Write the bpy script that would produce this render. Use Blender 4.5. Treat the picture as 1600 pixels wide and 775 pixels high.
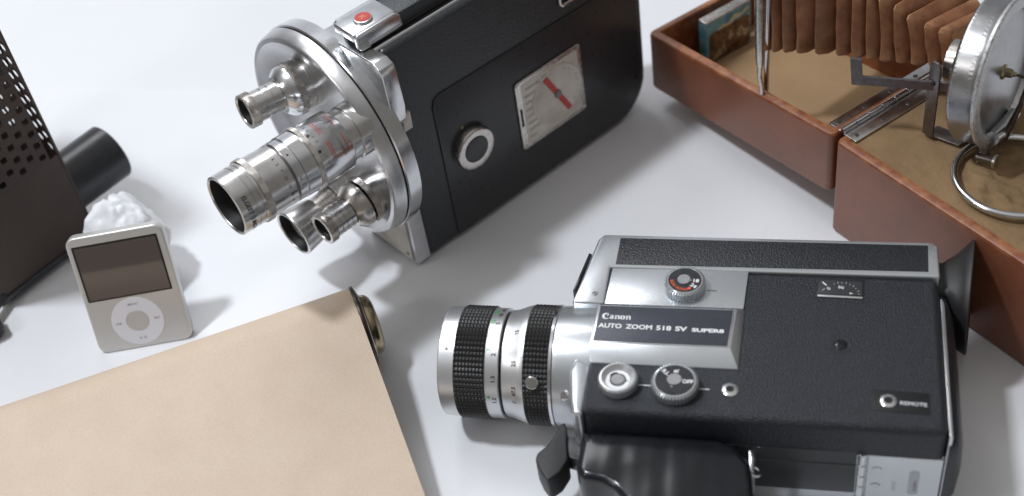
import bpy, bmesh, math, random
from mathutils import Vector, Matrix, noise
random.seed(7)
MM = 0.001
S = bpy.context.scene
for o in list(bpy.data.objects): bpy.data.objects.remove(o)

# ------------------------------------------------------------------ camera
FPX, PITCH, ROLL, CAMZ = 2057.4, 0.771643, 0.174027, 471.0
cd = bpy.data.cameras.new('camera'); co = bpy.data.objects.new('camera', cd); S.collection.objects.link(co)
cp, sp, cr, sr = math.cos(PITCH), math.sin(PITCH), math.cos(ROLL), math.sin(ROLL)
rt = Vector((1, 0, 0)); dn = Vector((0, -sp, -cp)); fw = Vector((0, cp, -sp))
cx = cr*rt + sr*dn; cyd = -sr*rt + cr*dn
co.matrix_world = Matrix(((cx.x, -cyd.x, -fw.x, 0), (cx.y, -cyd.y, -fw.y, 0), (cx.z, -cyd.z, -fw.z, CAMZ*MM), (0, 0, 0, 1)))
cd.sensor_width = 36; cd.lens = FPX/1600*36; cd.clip_start = 0.01; cd.clip_end = 50
cd.dof.use_dof = True; cd.dof.focus_distance = 0.60; cd.dof.aperture_fstop = 6.6
S.camera = co

# ------------------------------------------------------------------ world and lamps (a studio room)
w = bpy.data.worlds.new('World'); S.world = w; w.use_nodes = True
nt = w.node_tree; nt.nodes.clear()
wo = nt.nodes.new('ShaderNodeOutputWorld'); bg = nt.nodes.new('ShaderNodeBackground')
tc = nt.nodes.new('ShaderNodeTexCoord'); sx = nt.nodes.new('ShaderNodeSeparateXYZ'); ramp = nt.nodes.new('ShaderNodeValToRGB')
nt.links.new(tc.outputs['Generated'], sx.inputs[0]); nt.links.new(sx.outputs['Z'], ramp.inputs[0])
cr_ = ramp.color_ramp
cr_.elements[0].position = 0.0; cr_.elements[0].color = (0.20, 0.185, 0.17, 1)
cr_.elements[1].position = 1.0; cr_.elements[1].color = (0.62, 0.61, 0.60, 1)
for p, c in ((0.45, (0.22, 0.21, 0.195, 1)), (0.60, (0.19, 0.185, 0.18, 1)), (0.78, (0.42, 0.41, 0.40, 1))):
    e = cr_.elements.new(p); e.color = c
nt.links.new(ramp.outputs[0], bg.inputs[0]); bg.inputs[1].default_value = 0.95
nt.links.new(bg.outputs[0], wo.inputs[0])

def area(name, loc, aim, sx_, sy_, watts, col):
    l = bpy.data.lights.new(name, 'AREA'); l.shape = 'RECTANGLE'; l.size = sx_; l.size_y = sy_; l.energy = watts; l.color = col
    o = bpy.data.objects.new(name, l); S.collection.objects.link(o)
    o.location = loc; o.rotation_euler = (Vector(aim)-Vector(loc)).to_track_quat('-Z', 'Y').to_euler()
    return o
area('key_lamp', (-0.55, 0.52, 1.24), (0.05, 0.42, 0.0), 0.11, 0.11, 10.6, (0.90, 0.945, 1.0))
area('added_overhead_fill', (-0.42, 1.42, 1.35), (0.0, 0.5, 0.0), 0.8, 0.5, 8.0, (0.95, 0.97, 1.0))  # added fill light from overhead, also gives the metal something bright to reflect
area('side_lamp', (-0.85, 0.1, 0.75), (0.0, 0.45, 0.0), 0.16, 0.16, 1.2, (1.0, 0.98, 0.96))

S.view_settings.view_transform = 'Standard'; S.view_settings.look = 'None'
S.view_settings.exposure = 0.0; S.view_settings.gamma = 1.0
S.render.engine = 'CYCLES'
S.cycles.max_bounces = 8

# ------------------------------------------------------------------ materials
def mat(name, col, rough=0.5, metal=0.0, var=0.0, vscale=300, bump=None, coat=0.0, trans=0.0, ior=1.5, col2=None, rvar=0.0, spec=0.5, detail=4, thresh=None, grain=0.0, gscale=2500, stretch=None, worn=None):
    m = bpy.data.materials.new(name); m.use_nodes = True
    t = m.node_tree; b = t.nodes['Principled BSDF']
    b.inputs['Base Color'].default_value = (*col, 1); b.inputs['Roughness'].default_value = rough
    b.inputs['Metallic'].default_value = metal; b.inputs['Coat Weight'].default_value = coat
    b.inputs['Transmission Weight'].default_value = trans; b.inputs['IOR'].default_value = ior
    b.inputs['Specular IOR Level'].default_value = spec
    tcn = t.nodes.new('ShaderNodeTexCoord')
    if var or col2 or rvar:
        n = t.nodes.new('ShaderNodeTexNoise'); n.inputs['Scale'].default_value = vscale; n.inputs['Detail'].default_value = detail
        t.links.new(tcn.outputs['Object'], n.inputs['Vector'])
        if var or col2:
            r = t.nodes.new('ShaderNodeValToRGB'); lo, hi = thresh or (0.3, 0.7)
            r.color_ramp.elements[0].position = lo; r.color_ramp.elements[1].position = hi
            c2 = col2 or tuple(min(1, c*(1+var)) for c in col); c1 = col if col2 else tuple(c*(1-var) for c in col)
            r.color_ramp.elements[0].color = (*c1, 1); r.color_ramp.elements[1].color = (*c2, 1)
            t.links.new(n.outputs['Fac'], r.inputs[0]); t.links.new(r.outputs[0], b.inputs['Base Color'])
        if rvar:
            mr = t.nodes.new('ShaderNodeMapRange'); mr.inputs['To Min'].default_value = max(0.02, rough-rvar); mr.inputs['To Max'].default_value = rough+rvar
            t.links.new(n.outputs['Fac'], mr.inputs['Value']); t.links.new(mr.outputs[0], b.inputs['Roughness'])
    if worn:
        wc, lo_, hi_ = worn; ge = t.nodes.new('ShaderNodeNewGeometry'); n3 = t.nodes.new('ShaderNodeTexNoise'); n3.inputs['Scale'].default_value = 260; n3.inputs['Detail'].default_value = 6
        t.links.new(tcn.outputs['Object'], n3.inputs['Vector'])
        ad = t.nodes.new('ShaderNodeMath'); ad.operation = 'MULTIPLY_ADD'; ad.inputs[1].default_value = 0.10; t.links.new(n3.outputs['Fac'], ad.inputs[0]); t.links.new(ge.outputs['Pointiness'], ad.inputs[2])
        m3 = t.nodes.new('ShaderNodeMapRange'); m3.inputs['From Min'].default_value = lo_+0.05; m3.inputs['From Max'].default_value = hi_+0.05; t.links.new(ad.outputs[0], m3.inputs['Value'])
        mixn = t.nodes.new('ShaderNodeMix'); mixn.data_type = 'RGBA'; mixn.inputs['B'].default_value = (*wc, 1)
        lk0 = b.inputs['Base Color'].links
        cin = [i_ for i_ in mixn.inputs if i_.type == 'RGBA']; cout = [o_ for o_ in mixn.outputs if o_.type == 'RGBA'][0]
        cin[1].default_value = (*wc, 1)
        if lk0: t.links.new(lk0[0].from_socket, cin[0])
        else: cin[0].default_value = (*col, 1)
        t.links.new(m3.outputs[0], mixn.inputs[0]); t.links.new(cout, b.inputs['Base Color'])
    if grain:
        g = t.nodes.new('ShaderNodeTexNoise'); g.inputs['Scale'].default_value = gscale; g.inputs['Detail'].default_value = 3
        t.links.new(tcn.outputs['Object'], g.inputs['Vector'])
        mr2 = t.nodes.new('ShaderNodeMapRange'); mr2.inputs['From Min'].default_value = 0.3; mr2.inputs['From Max'].default_value = 0.7
        mr2.inputs['To Min'].default_value = 1-grain; mr2.inputs['To Max'].default_value = 1+grain*0.6; t.links.new(g.outputs['Fac'], mr2.inputs['Value'])
        vm = t.nodes.new('ShaderNodeVectorMath'); vm.operation = 'SCALE'
        lk_ = b.inputs['Base Color'].links
        if lk_: t.links.new(lk_[0].from_socket, vm.inputs[0])
        else: vm.inputs[0].default_value = col
        t.links.new(mr2.outputs[0], vm.inputs['Scale']); t.links.new(vm.outputs[0], b.inputs['Base Color'])
    if bump:
        kind, sc, dist = bump[:3]
        if kind == 'leather':
            v = t.nodes.new('ShaderNodeTexVoronoi'); v.feature = 'DISTANCE_TO_EDGE' if len(bump) > 3 else 'F1'; v.inputs['Scale'].default_value = sc
            n2 = t.nodes.new('ShaderNodeTexNoise'); n2.inputs['Scale'].default_value = sc*0.5
            mx = t.nodes.new('ShaderNodeVectorMath'); mx.operation = 'MULTIPLY_ADD'; mx.inputs[1].default_value = (0.0012,)*3
            t.links.new(tcn.outputs['Object'], n2.inputs['Vector']); t.links.new(n2.outputs['Color'], mx.inputs[0]); t.links.new(tcn.outputs['Object'], mx.inputs[2])
            t.links.new(mx.outputs[0], v.inputs['Vector']); src = v.outputs['Distance']
        else:
            v = t.nodes.new('ShaderNodeTexNoise'); v.inputs['Scale'].default_value = sc; v.inputs['Detail'].default_value = 5 if not stretch else 1
            if stretch:
                mp = t.nodes.new('ShaderNodeMapping'); mp.inputs['Scale'].default_value = stretch
                t.links.new(tcn.outputs['Object'], mp.inputs['Vector']); t.links.new(mp.outputs[0], v.inputs['Vector'])
            else: t.links.new(tcn.outputs['Object'], v.inputs['Vector'])
            src = v.outputs['Fac']
        bp = t.nodes.new('ShaderNodeBump'); bp.inputs['Distance'].default_value = dist; bp.inputs['Strength'].default_value = 0.7
        t.links.new(src, bp.inputs['Height']); t.links.new(bp.outputs[0], b.inputs['Normal'])
    return m
M = {}
M['table'] = mat('table_laminate', (0.76, 0.77, 0.80), 0.42, grain=0.012, gscale=900, var=0.03, vscale=14, bump=('noise', 1500, 0.00002))
M['backdrop'] = mat('backdrop_paper', (0.735, 0.745, 0.77), 0.6, var=0.02, vscale=6)
M['satin'] = mat('satin_silver', (0.58, 0.605, 0.63), 0.28, 0.78, var=0.03, vscale=60, rvar=0.04, bump=('noise', 5000, 0.000006))
M['satin_lens'] = mat('satin_lens_silver', (0.68, 0.69, 0.71), 0.33, 0.8, var=0.02, vscale=60, rvar=0.04)
M['chrome'] = mat('polished_chrome', (0.66, 0.67, 0.69), 0.20, 1.0, var=0.05, vscale=220, rvar=0.05)
M['steel'] = mat('turned_steel', (0.60, 0.595, 0.59), 0.24, 1.0, var=0.08, vscale=160, rvar=0.09)
M['satin_steel'] = mat('satin_steel', (0.60, 0.60, 0.61), 0.30, 1.0, var=0.05, vscale=160, rvar=0.05)
M['nickel'] = mat('worn_nickel', (0.55, 0.52, 0.49), 0.27, 1.0, var=0.16, vscale=300, rvar=0.1)
M['darkmetal'] = mat('dark_plated_metal', (0.20, 0.18, 0.18), 0.35, 0.9, var=0.15, vscale=400)
M['leather'] = mat('black_leatherette', (0.016, 0.018, 0.023), 0.38, var=0.2, vscale=500, bump=('leather', 1150, 0.0003))
M['crinkle'] = mat('black_crinkle_paint', (0.014, 0.017, 0.024), 0.36, var=0.35, vscale=900, bump=('noise', 1500, 0.0010), grain=0.4, gscale=1800)
M['pebble'] = mat('black_pebble_leather', (0.034, 0.038, 0.043), 0.33, var=0.2, vscale=600, bump=('leather', 1100, 0.00022))
M['smoothblack'] = mat('black_enamel', (0.026, 0.028, 0.032), 0.30, bump=('noise', 1200, 0.00006), rvar=0.08, vscale=200, var=0.1)
M['vinyl'] = mat('glossy_black_vinyl', (0.008, 0.009, 0.012), 0.20, rvar=0.04, vscale=90, var=0.1, bump=('noise', 75, 0.0015), stretch=(1, 0.12, 0.3))
M['rubber'] = mat('black_rubber', (0.016, 0.016, 0.017), 0.5, var=0.2, vscale=200, bump=('noise', 1500, 0.00004))
M['knurl'] = mat('black_ribbed_rubber', (0.014, 0.014, 0.015), 0.33, var=0.15, vscale=500)
M['grey_button'] = mat('grey_button', (0.33, 0.33, 0.34), 0.45, 0.4, var=0.08, vscale=500)
M['plate'] = mat('nameplate_charcoal', (0.055, 0.058, 0.076), 0.36, 0.2, var=0.08, vscale=400)
M['hole'] = mat('dark_recess', (0.006, 0.006, 0.006), 0.5)
M['glass'] = mat('dark_lens_glass', (0.008, 0.008, 0.011), 0.06)
M['white'] = mat('white_print', (0.80, 0.81, 0.82), 0.5)
M['blackink'] = mat('black_print', (0.012, 0.012, 0.014), 0.5)
M['greyink'] = mat('grey_print', (0.22, 0.21, 0.20), 0.6)
M['orange'] = mat('orange_print', (0.80, 0.12, 0.03), 0.5)
M['green'] = mat('green_print', (0.03, 0.38, 0.09), 0.5)
M['red'] = mat('red_enamel', (0.48, 0.045, 0.035), 0.35, var=0.2, vscale=900)
M['redink'] = mat('red_print', (0.55, 0.06, 0.05), 0.5)
M['ivory'] = mat('ivory_dial_plate', (0.62, 0.58, 0.52), 0.35, 0.15, var=0.1, vscale=120)
M['case'] = mat('worn_brown_leathercloth', (0.175, 0.062, 0.030), 0.36, worn=((0.42, 0.22, 0.11), 0.55, 0.66), col2=(0.27, 0.098, 0.056), vscale=30, detail=12, grain=0.12, gscale=900, bump=('noise', 900, 0.00006), rvar=0.1)
M['rim'] = mat('rubbed_tan_rim', (0.20, 0.056, 0.022), 0.4, worn=((0.45, 0.24, 0.10), 0.54, 0.63), col2=(0.33, 0.13, 0.05), vscale=120, detail=8, thresh=(0.45, 0.72), bump=('noise', 500, 0.0001))
M['felt'] = mat('tan_felt', (0.34, 0.225, 0.125), 0.95, grain=0.15, gscale=2500, var=0.05, vscale=60, detail=8, bump=('noise', 2500, 0.00015), spec=0.1)
M['velvet'] = mat('brown_velvet', (0.25, 0.165, 0.09), 0.95, grain=0.15, gscale=2000, var=0.14, vscale=60, detail=8, bump=('noise', 260, 0.0009), spec=0.1)
M['bellows'] = mat('brown_bellows_leather', (0.15, 0.054, 0.023), 0.40, worn=((0.42, 0.22, 0.11), 0.53, 0.62), col2=(0.255, 0.108, 0.05), vscale=110, detail=9, bump=('noise', 800, 0.00018), rvar=0.14)
M['paper'] = mat('tan_wrapping_paper', (0.61, 0.485, 0.375), 0.55, grain=0.085, gscale=1500, col2=(0.64, 0.52, 0.41), vscale=55, detail=12, bump=('noise', 2200, 0.00003), spec=0.3)
M['brass'] = mat('aged_brass', (0.40, 0.34, 0.22), 0.24, 1.0, var=0.2, vscale=150, rvar=0.1)
M['bronze'] = mat('bronze_edge', (0.075, 0.058, 0.045), 0.35, 0.7, var=0.3, vscale=200)
M['alu'] = mat('anodised_aluminium', (0.62, 0.61, 0.59), 0.40, 0.55, var=0.02, vscale=30)
M['wheel'] = mat('white_click_wheel', (0.70, 0.70, 0.74), 0.4)
M['screen'] = mat('screen_glass_reflection_tint', (0.085, 0.066, 0.060), 0.08, coat=1.0)  # brown base colour paints in the projector's reflection on the glass
M['proj'] = mat('brown_black_metal', (0.062, 0.041, 0.036), 0.5, 0.2, var=0.12, vscale=40, bump=('noise', 1800, 0.00003))
M['crystal'] = mat('milky_crystal', (0.93, 0.94, 0.97), 0.45, trans=0.22, ior=1.4, var=0.03, vscale=120, bump=('noise', 260, 0.0004))
M['mica'] = mat('mottled_silver_diaphragm', (0.24, 0.17, 0.17), 0.30, 0.35, col2=(0.60, 0.54, 0.55), vscale=230, detail=12, thresh=(0.36, 0.60))
M['pitted'] = mat('pitted_chrome', (0.36, 0.36, 0.36), 0.40, 0.8, col2=(0.56, 0.56, 0.56), vscale=700, detail=8, rvar=0.1, thresh=(0.35, 0.5))

def tin_material():
    m = bpy.data.materials.new('painted_tin'); m.use_nodes = True; t = m.node_tree; b = t.nodes['Principled BSDF']
    b.inputs['Roughness'].default_value = 0.3; b.inputs['Metallic'].default_value = 0.2
    tcn = t.nodes.new('ShaderNodeTexCoord'); n = t.nodes.new('ShaderNodeTexNoise'); n.inputs['Scale'].default_value = 130; n.inputs['Detail'].default_value = 3
    t.links.new(tcn.outputs['Object'], n.inputs['Vector'])
    r = t.nodes.new('ShaderNodeValToRGB'); r.color_ramp.interpolation = 'LINEAR'
    els = [(0.30, (0.02, 0.018, 0.02)), (0.42, (0.10, 0.04, 0.02)), (0.50, (0.22, 0.12, 0.05)), (0.56, (0.05, 0.03, 0.03)), (0.63, (0.50, 0.42, 0.28)), (0.72, (0.10, 0.09, 0.08))]
    r.color_ramp.elements[0].position = els[0][0]; r.color_ramp.elements[0].color = (*els[0][1], 1)
    r.color_ramp.elements[1].position = els[-1][0]; r.color_ramp.elements[1].color = (*els[-1][1], 1)
    for p, c in els[1:-1]:
        e = r.color_ramp.elements.new(p); e.color = (*c, 1)
    t.links.new(n.outputs['Fac'], r.inputs[0]); t.links.new(r.outputs[0], b.inputs['Base Color'])
    return m
M['tinpic'] = tin_material()
M['tinblue'] = mat('teal_tin_paint', (0.04, 0.24, 0.36), 0.3, 0.1, col2=(0.25, 0.50, 0.58), vscale=140)
M['tinyellow'] = mat('cream_tin_paint', (0.60, 0.55, 0.35), 0.3, 0.1, col2=(0.70, 0.68, 0.60), vscale=200)

# ------------------------------------------------------------------ mesh builder (local units: millimetres)
AX = {'z': lambda u, v, h: (u, v, h), 'y': lambda u, v, h: (u, h, v), 'x': lambda u, v, h: (h, u, v)}
def frame_of(d, up=(0, 0, 1)):
    d = Vector(d).normalized(); u = Vector(up)
    if abs(d.dot(u)) > 0.95: u = Vector((0, 1, 0))
    a = u.cross(d).normalized(); b = d.cross(a)
    return d, a, b
class B:
    def __init__(s): s.bm = bmesh.new()
    def _bev(s, faces, w_, seg=3, ang=25):
        es = {e for f in faces for e in f.edges if len(e.link_faces) == 2 and e.calc_face_angle(0) > math.radians(ang)}
        if w_ > 0: bmesh.ops.bevel(s.bm, geom=list(es), offset=w_, segments=seg, profile=0.5, affect='EDGES', clamp_overlap=True)
    def prism(s, pts, h0, h1, axis='z', bev=0.0, seg=3, bang=25):
        f = AX[axis]; a = [s.bm.verts.new(f(u, v, h0)) for u, v in pts]; b = [s.bm.verts.new(f(u, v, h1)) for u, v in pts]
        n = len(pts); fs = [s.bm.faces.new(a[::-1]), s.bm.faces.new(b)]
        for i in range(n): fs.append(s.bm.faces.new((a[i], a[(i+1) % n], b[(i+1) % n], b[i])))
        bmesh.ops.recalc_face_normals(s.bm, faces=fs)
        s._bev(fs, bev, seg, bang); return s
    def box(s, x0, x1, y0, y1, z0, z1, bev=0.0, seg=3): return s.prism([(x0, y0), (x1, y0), (x1, y1), (x0, y1)], z0, z1, 'z', bev, seg)
    def loft(s, rings, cap0=True, cap1=True, closed=True):
        vr = [[s.bm.verts.new(p) for p in r] for r in rings]; fs = []
        for r0, r1 in zip(vr, vr[1:]):
            n = len(r0)
            for i in range(n if closed else n-1): fs.append(s.bm.faces.new((r0[i], r0[(i+1) % n], r1[(i+1) % n], r1[i])))
        if cap0: fs.append(s.bm.faces.new(vr[0][::-1]))
        if cap1: fs.append(s.bm.faces.new(vr[-1]))
        bmesh.ops.recalc_face_normals(s.bm, faces=fs); return s
    def lathe(s, prof, o=(0, 0, 0), d=(0, 0, 1), seg=64, mod=None, cap0=True, cap1=True, up=(0, 0, 1)):
        o = Vector(o); d, a, b = frame_of(d, up); rings = []
        for j, (t, r) in enumerate(prof):
            rr = []
            for i in range(seg):
                an = 2*math.pi*i/seg; r_ = r + (mod(i, j) if mod else 0)
                rr.append(o + d*t + a*(r_*math.cos(an)) + b*(r_*math.sin(an)))
            rings.append(rr)
        return s.loft(rings, cap0, cap1)
    def cyl(s, o, d, r, h, bev=0.0, seg=48):
        b = min(bev, r*0.5, h*0.49)
        return s.lathe([(0, r-b), (b, r), (h-b, r), (h, r-b)] if b > 0 else [(0, r), (h, r)], o, d, seg)
    def torus(s, o, d, R_, r, seg=72, ms=14, a0=0, a1=2*math.pi):
        o = Vector(o); d, a, b = frame_of(d); rings = []
        full = abs(a1-a0) > 6.28; n = seg
        for i in range(n if full else n+1):
            an = a0+(a1-a0)*i/n; e = a*math.cos(an)+b*math.sin(an)
            rings.append([o+e*(R_+r*math.cos(2*math.pi*k/ms))+d*(r*math.sin(2*math.pi*k/ms)) for k in range(ms)])
        if full:
            rings.append(rings[0]); s.loft(rings, False, False); bmesh.ops.remove_doubles(s.bm, verts=s.bm.verts, dist=1e-6)
        else: s.loft(rings)
        return s
    def tube(s, pts, r, seg=12, flat=None):
        pts = [Vector(p) for p in pts]; rings = []; prev = None
        for i, p in enumerate(pts):
            d = ((pts[min(i+1, len(pts)-1)]-p).normalized() + (p-pts[max(i-1, 0)]).normalized()).normalized()
            if prev is None: _, a, b = frame_of(d)
            else: a = (prev - d*prev.dot(d)).normalized(); b = d.cross(a)
            prev = a; rr = r[i] if isinstance(r, (list, tuple)) else r
            ra, rb = (rr, rr) if not flat else (rr*flat[0], rr*flat[1])
            rings.append([p + a*(ra*math.cos(2*math.pi*k/seg)) + b*(rb*math.sin(2*math.pi*k/seg)) for k in range(seg)])
        return s.loft(rings)
    def ring(s, o, d, r0, r1, h, seg=64, bev=0.2):   # flat annulus
        o = Vector(o); d, a, b = frame_of(d); rings = []
        for t, r in ((0, r1), (h-bev, r1), (h, r1-bev), (h, r0+bev), (h-bev, r0), (0, r0)):
            rings.append([o+d*t+a*(r*math.cos(2*math.pi*i/seg))+b*(r*math.sin(2*math.pi*i/seg)) for i in range(seg)])
        rings.append(rings[0]); s.loft(rings, False, False); bmesh.ops.remove_doubles(s.bm, verts=s.bm.verts, dist=1e-6); return s
    def xf(s, fn):
        for v in s.bm.verts: v.co = fn(v.co)
        return s
    def build(s, name, m, parent=None, ang=35, smooth=True, lab=None, world=False):
        me = bpy.data.meshes.new(name)
        for v in s.bm.verts: v.co *= MM
        s.bm.to_mesh(me); s.bm.free()
        if smooth:
            me.polygons.foreach_set('use_smooth', [True]*len(me.polygons)); me.set_sharp_from_angle(angle=math.radians(ang))
        me.materials.append(M[m] if isinstance(m, str) else m)
        o = bpy.data.objects.new(name, me); S.collection.objects.link(o)
        if parent: o.parent = parent
        if lab: o['label'] = lab
        return o
def thing(name, label, cat, loc, rotz=0, group=None):
    o = bpy.data.objects.new(name, None); S.collection.objects.link(o)
    o.location = Vector(loc)*MM; o.rotation_euler = (0, 0, rotz); o['label'] = label; o['category'] = cat; o.empty_display_size = 0.01
    if group: o['group'] = group
    return o
def text2d(body, size, bold=0.0, sxx=1.0, align='LEFT', shear=0.0, spacing=1.0):
    c = bpy.data.curves.new('lettering_curve', 'FONT'); c.body = body; c.size = size; c.offset = bold; c.align_x = align; c.shear = shear
    c.space_character = spacing; c.fill_mode = 'FRONT'; c.resolution_u = 3
    o = bpy.data.objects.new('lettering_curve', c); me = o.to_mesh()
    vs = [(v.co.x*sxx, v.co.y) for v in me.vertices]; fs = [tuple(p.vertices) for p in me.polygons]
    o.to_mesh_clear(); bpy.data.objects.remove(o); bpy.data.curves.remove(c)
    return vs, fs
def lettering(items, m, parent, name='lettering', lab=None):
    """items: list of (verts2d, faces, map2d_to_3d)"""
    b = B()
    for vs, fs, fn in items:
        vv = [b.bm.verts.new(fn(u, v)) for u, v in vs]
        for f in fs:
            try: b.bm.faces.new([vv[i] for i in f])
            except ValueError: pass
    return b.build(name, m, parent, smooth=False, lab=lab)
def rrect(x0, x1, y0, y1, r, n=6):
    out = []
    for cx_, cy_, a in ((x1-r, y1-r, 0), (x0+r, y1-r, 90), (x0+r, y0+r, 180), (x1-r, y0+r, 270)):
        for i in range(n+1):
            t = math.radians(a+90*i/n); out.append((cx_+r*math.cos(t), cy_+r*math.sin(t)))
    return out
def flat_map(x0, y0, z, ang=0):
    c, s_ = math.cos(ang), math.sin(ang)
    return lambda u, v: (x0+u*c-v*s_, y0+u*s_+v*c, z)

# ------------------------------------------------------------------ setting
def structure(name, bm_, m):
    o = bm_.build(name, m); o['kind'] = 'structure'; return o
b = B(); b.prism([(-900, -150), (900, -150), (900, 640), (0, 640), (-100, 647), (-900, 890)], -1.2, 0, 'z'); structure('table', b, 'table')
# white paper backdrop lying behind the table edge and sweeping up far back
b = B(); prof = [(-160, -1.4), (400, -1.4), (900, -1.4), (1150, 0)] + [(1150+500*math.sin(math.radians(a)), 500-500*math.cos(math.radians(a))) for a in range(10, 91, 10)] + [(1650, 1500)]
rings = [[(x, y, z) for x in (-1600, 1600)] + [(x, y+2, z-2) for x in (1600, -1600)] for y, z in prof]
b.loft(rings); structure('backdrop', b, 'backdrop')

# ================================================================== 1. super-8 camera lying on its side
YC = -0.294309
C = thing('movie_camera', 'silver and black pistol-grip movie camera lying on its side, ribbed zoom lens pointing left', 'movie camera', (15.3, 330.5, 0), YC)
b = B(); b.prism([(0.5, 0.3), (142, -0.6), (142, 80.5), (0.5, 80.5)], 36.2, 54.0, 'z')
bmesh.ops.bevel(b.bm, geom=[e for e in b.bm.edges if max(v.co.z for v in e.verts) > 50], offset=3.6, segments=5, profile=0.5, affect='EDGES'); b.build('side_cover', 'crinkle', C)
b = B(); b.prism([(2, 0.6), (142, 0.2), (142, 80), (2, 80)], 2, 37, 'z', 0.6); b.build('base_shell', 'satin', C)
b = B(); b.prism([(2.6, -0.4), (109, -0.4), (109, 0.9), (2.6, 0.9)], 10.5, 37.6, 'z', 0.1)
b.prism([(2.6, -0.75), (109, -0.75), (109, 0.4), (2.6, 0.4)], 10.8, 29.5, 'z', 0.25); b.build('bottom_panel', 'smoothblack', C)
b = B()
for k in range(5): b.cyl((111, -0.6, 3+k*7), (0, 0, 1), 1.5, 6.7, 0.25, 24)
b.build('hinge', 'chrome', C)
b = B(); b.prism([(113.2, -0.7), (141.5, -0.7), (141.5, 0.5), (113.2, 0.5)], 1.5, 36.5, 'z', 0.3); dp = b.build('door_plate', 'satin', C)
b = B(); b.prism(rrect(129.5, 133.5, 12.5, 28.5, 1.5), -0.8, -0.6, 'y'); st = b.build('sticker', mat('clear_sticker', (0.42, 0.43, 0.46), 0.25, 0.5), dp)
ym = lambda x0, z0: (lambda u, v: (x0+v, -0.83, z0+u))
it = [(*text2d('136095', 2.2, 0.01), lambda u, v: (133.0-v*0.9-0.2, -0.84, 14.5+u*1.1))]
lettering(it, 'greyink', dp)
it = [(*text2d('| | | | |', 2.0), lambda u, v: (124.5-v, -0.74, 14.5+u*1.2))]
lettering(it, 'greyink', dp)
b = B()
for zz in (27.5, 16.5): b.torus((117, -0.75, zz), (0, 1, 0), 1.9, 0.16, 20, 6, math.radians(20), math.radians(160))
b.build('screw_slot', 'greyink', dp)

# silver upper housing with the finder
b = B(); b.prism([(-11.2, 58.0), (-8.6, 72), (-4.4, 97.0), (-2.2, 100.2), (140.2, 101.6), (142.6, 99.5), (142.6, 80.8), (3, 79.8), (3, 58.0)], 6, 54.2, 'z', 1.1, 4); b.build('top_housing', 'satin', C)
b = B(); b.prism([(5.2, 81.4), (137.9, 83.6), (138.4, 99.2), (5.6, 97.8)], 53.6, 54.5, 'z', 0.2); b.build('leather_band', 'leather', C)
b = B(); b.prism([(-12.6, 68.5), (-11.2, 68.5), (-7.0, 91.5), (-8.4, 92)], 14, 50, 'z', 0.3); b.build('finder_window', 'glass', C)
b = B(); b.cyl((-1.7, 63.4, 54.2), (0, 0, 1), 1.35, 0.35, 0.15, 24); sc = b.build('screw', 'chrome', C)
b = B(); b.ring((-1.7, 63.4, 54.3), (0, 0, 1), 0.75, 0.95, 0.3, 24, 0.05); b.cyl((-1.7, 63.4, 54.4), (0, 0, 1), 0.4, 0.2, 0, 12); b.build('screw_slot', 'hole', sc)
# side plate with the dial and the raised name block
b = B(); b.prism([(3.2, 57.2), (62.2, 57.6), (63.3, 79.6), (4.2, 78.6)], 53.8, 54.9, 'z', 0.3); b.build('side_plate', 'satin', C)
b = B(); b.loft([[(1.2, 24.3, 53.6), (61.6, 24.8, 53.6), (62.7, 57.4, 53.6), (3.0, 56.8, 53.6)],
                 [(1.2, 24.3, 54.4), (61.6, 24.8, 54.4), (62.7, 57.4, 54.4), (3.0, 56.8, 54.4)],
                 [(0.4, 31.6, 58.6), (58.1, 32.2, 58.6), (59.6, 53.6, 58.6), (1.4, 53.0, 58.6)]])
b._bev(b.bm.faces[:], 0.3, 2); nb = b.build('name_block', 'satin', C)
b = B(); b.prism([(1.1, 31.9), (57.5, 32.4), (58.9, 53.2), (2.0, 52.7)], 58.55, 58.8, 'z', 0.08); b.build('nameplate_border', 'chrome', nb)
b = B(); b.prism([(1.7, 32.5), (56.8, 33.0), (58.1, 52.6), (2.6, 52.1)], 58.7, 58.95, 'z', 0.03); np_ = b.build('nameplate', 'plate', nb)
def stroke(pts, seg=6):
    """pts (x, y, half width): a variable width pen stroke as quads"""
    vs, fs = [], []
    P_ = []
    for i in range(len(pts)-1):
        p0 = pts[max(i-1, 0)]; p1 = pts[i]; p2 = pts[i+1]; p3 = pts[min(i+2, len(pts)-1)]
        for k in range(seg):
            t = k/seg
            P_.append(tuple(0.5*((2*p1[j])+(-p0[j]+p2[j])*t+(2*p0[j]-5*p1[j]+4*p2[j]-p3[j])*t*t+(-p0[j]+3*p1[j]-3*p2[j]+p3[j])*t**3) for j in range(3)))
    P_.append(pts[-1])
    for i, (x, y, hw) in enumerate(P_):
        q0 = P_[max(i-1, 0)]; q1 = P_[min(i+1, len(P_)-1)]; dx, dy = q1[0]-q0[0], q1[1]-q0[1]; L = math.hypot(dx, dy) or 1
        nx, ny = -dy/L, dx/L; vs += [(x+nx*hw, y+ny*hw), (x-nx*hw, y-ny*hw)]
    for i in range(len(P_)-1): fs.append((2*i, 2*i+1, 2*i+3, 2*i+2))
    return vs, fs
logo = []   # maker's name in its bulbous serif hand, height of x = 1
def add_logo(pts, ox): logo.append((stroke([(x+ox, y, h) for x, y, h in pts]), ))
add_logo([(1.25, 1.20, .05), (0.95, 1.42, .10), (0.55, 1.40, .17), (0.20, 1.0, .24), (0.18, 0.5, .25), (0.50, 0.08, .17), (0.95, 0.03, .11), (1.3, 0.2, .05)], 0)
add_logo([(1.27, 1.42, .04), (1.22, 1.15, .07), (1.02, 0.92, .12), (0.86, 0.86, .02)], 0)
A0 = 1.5
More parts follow.
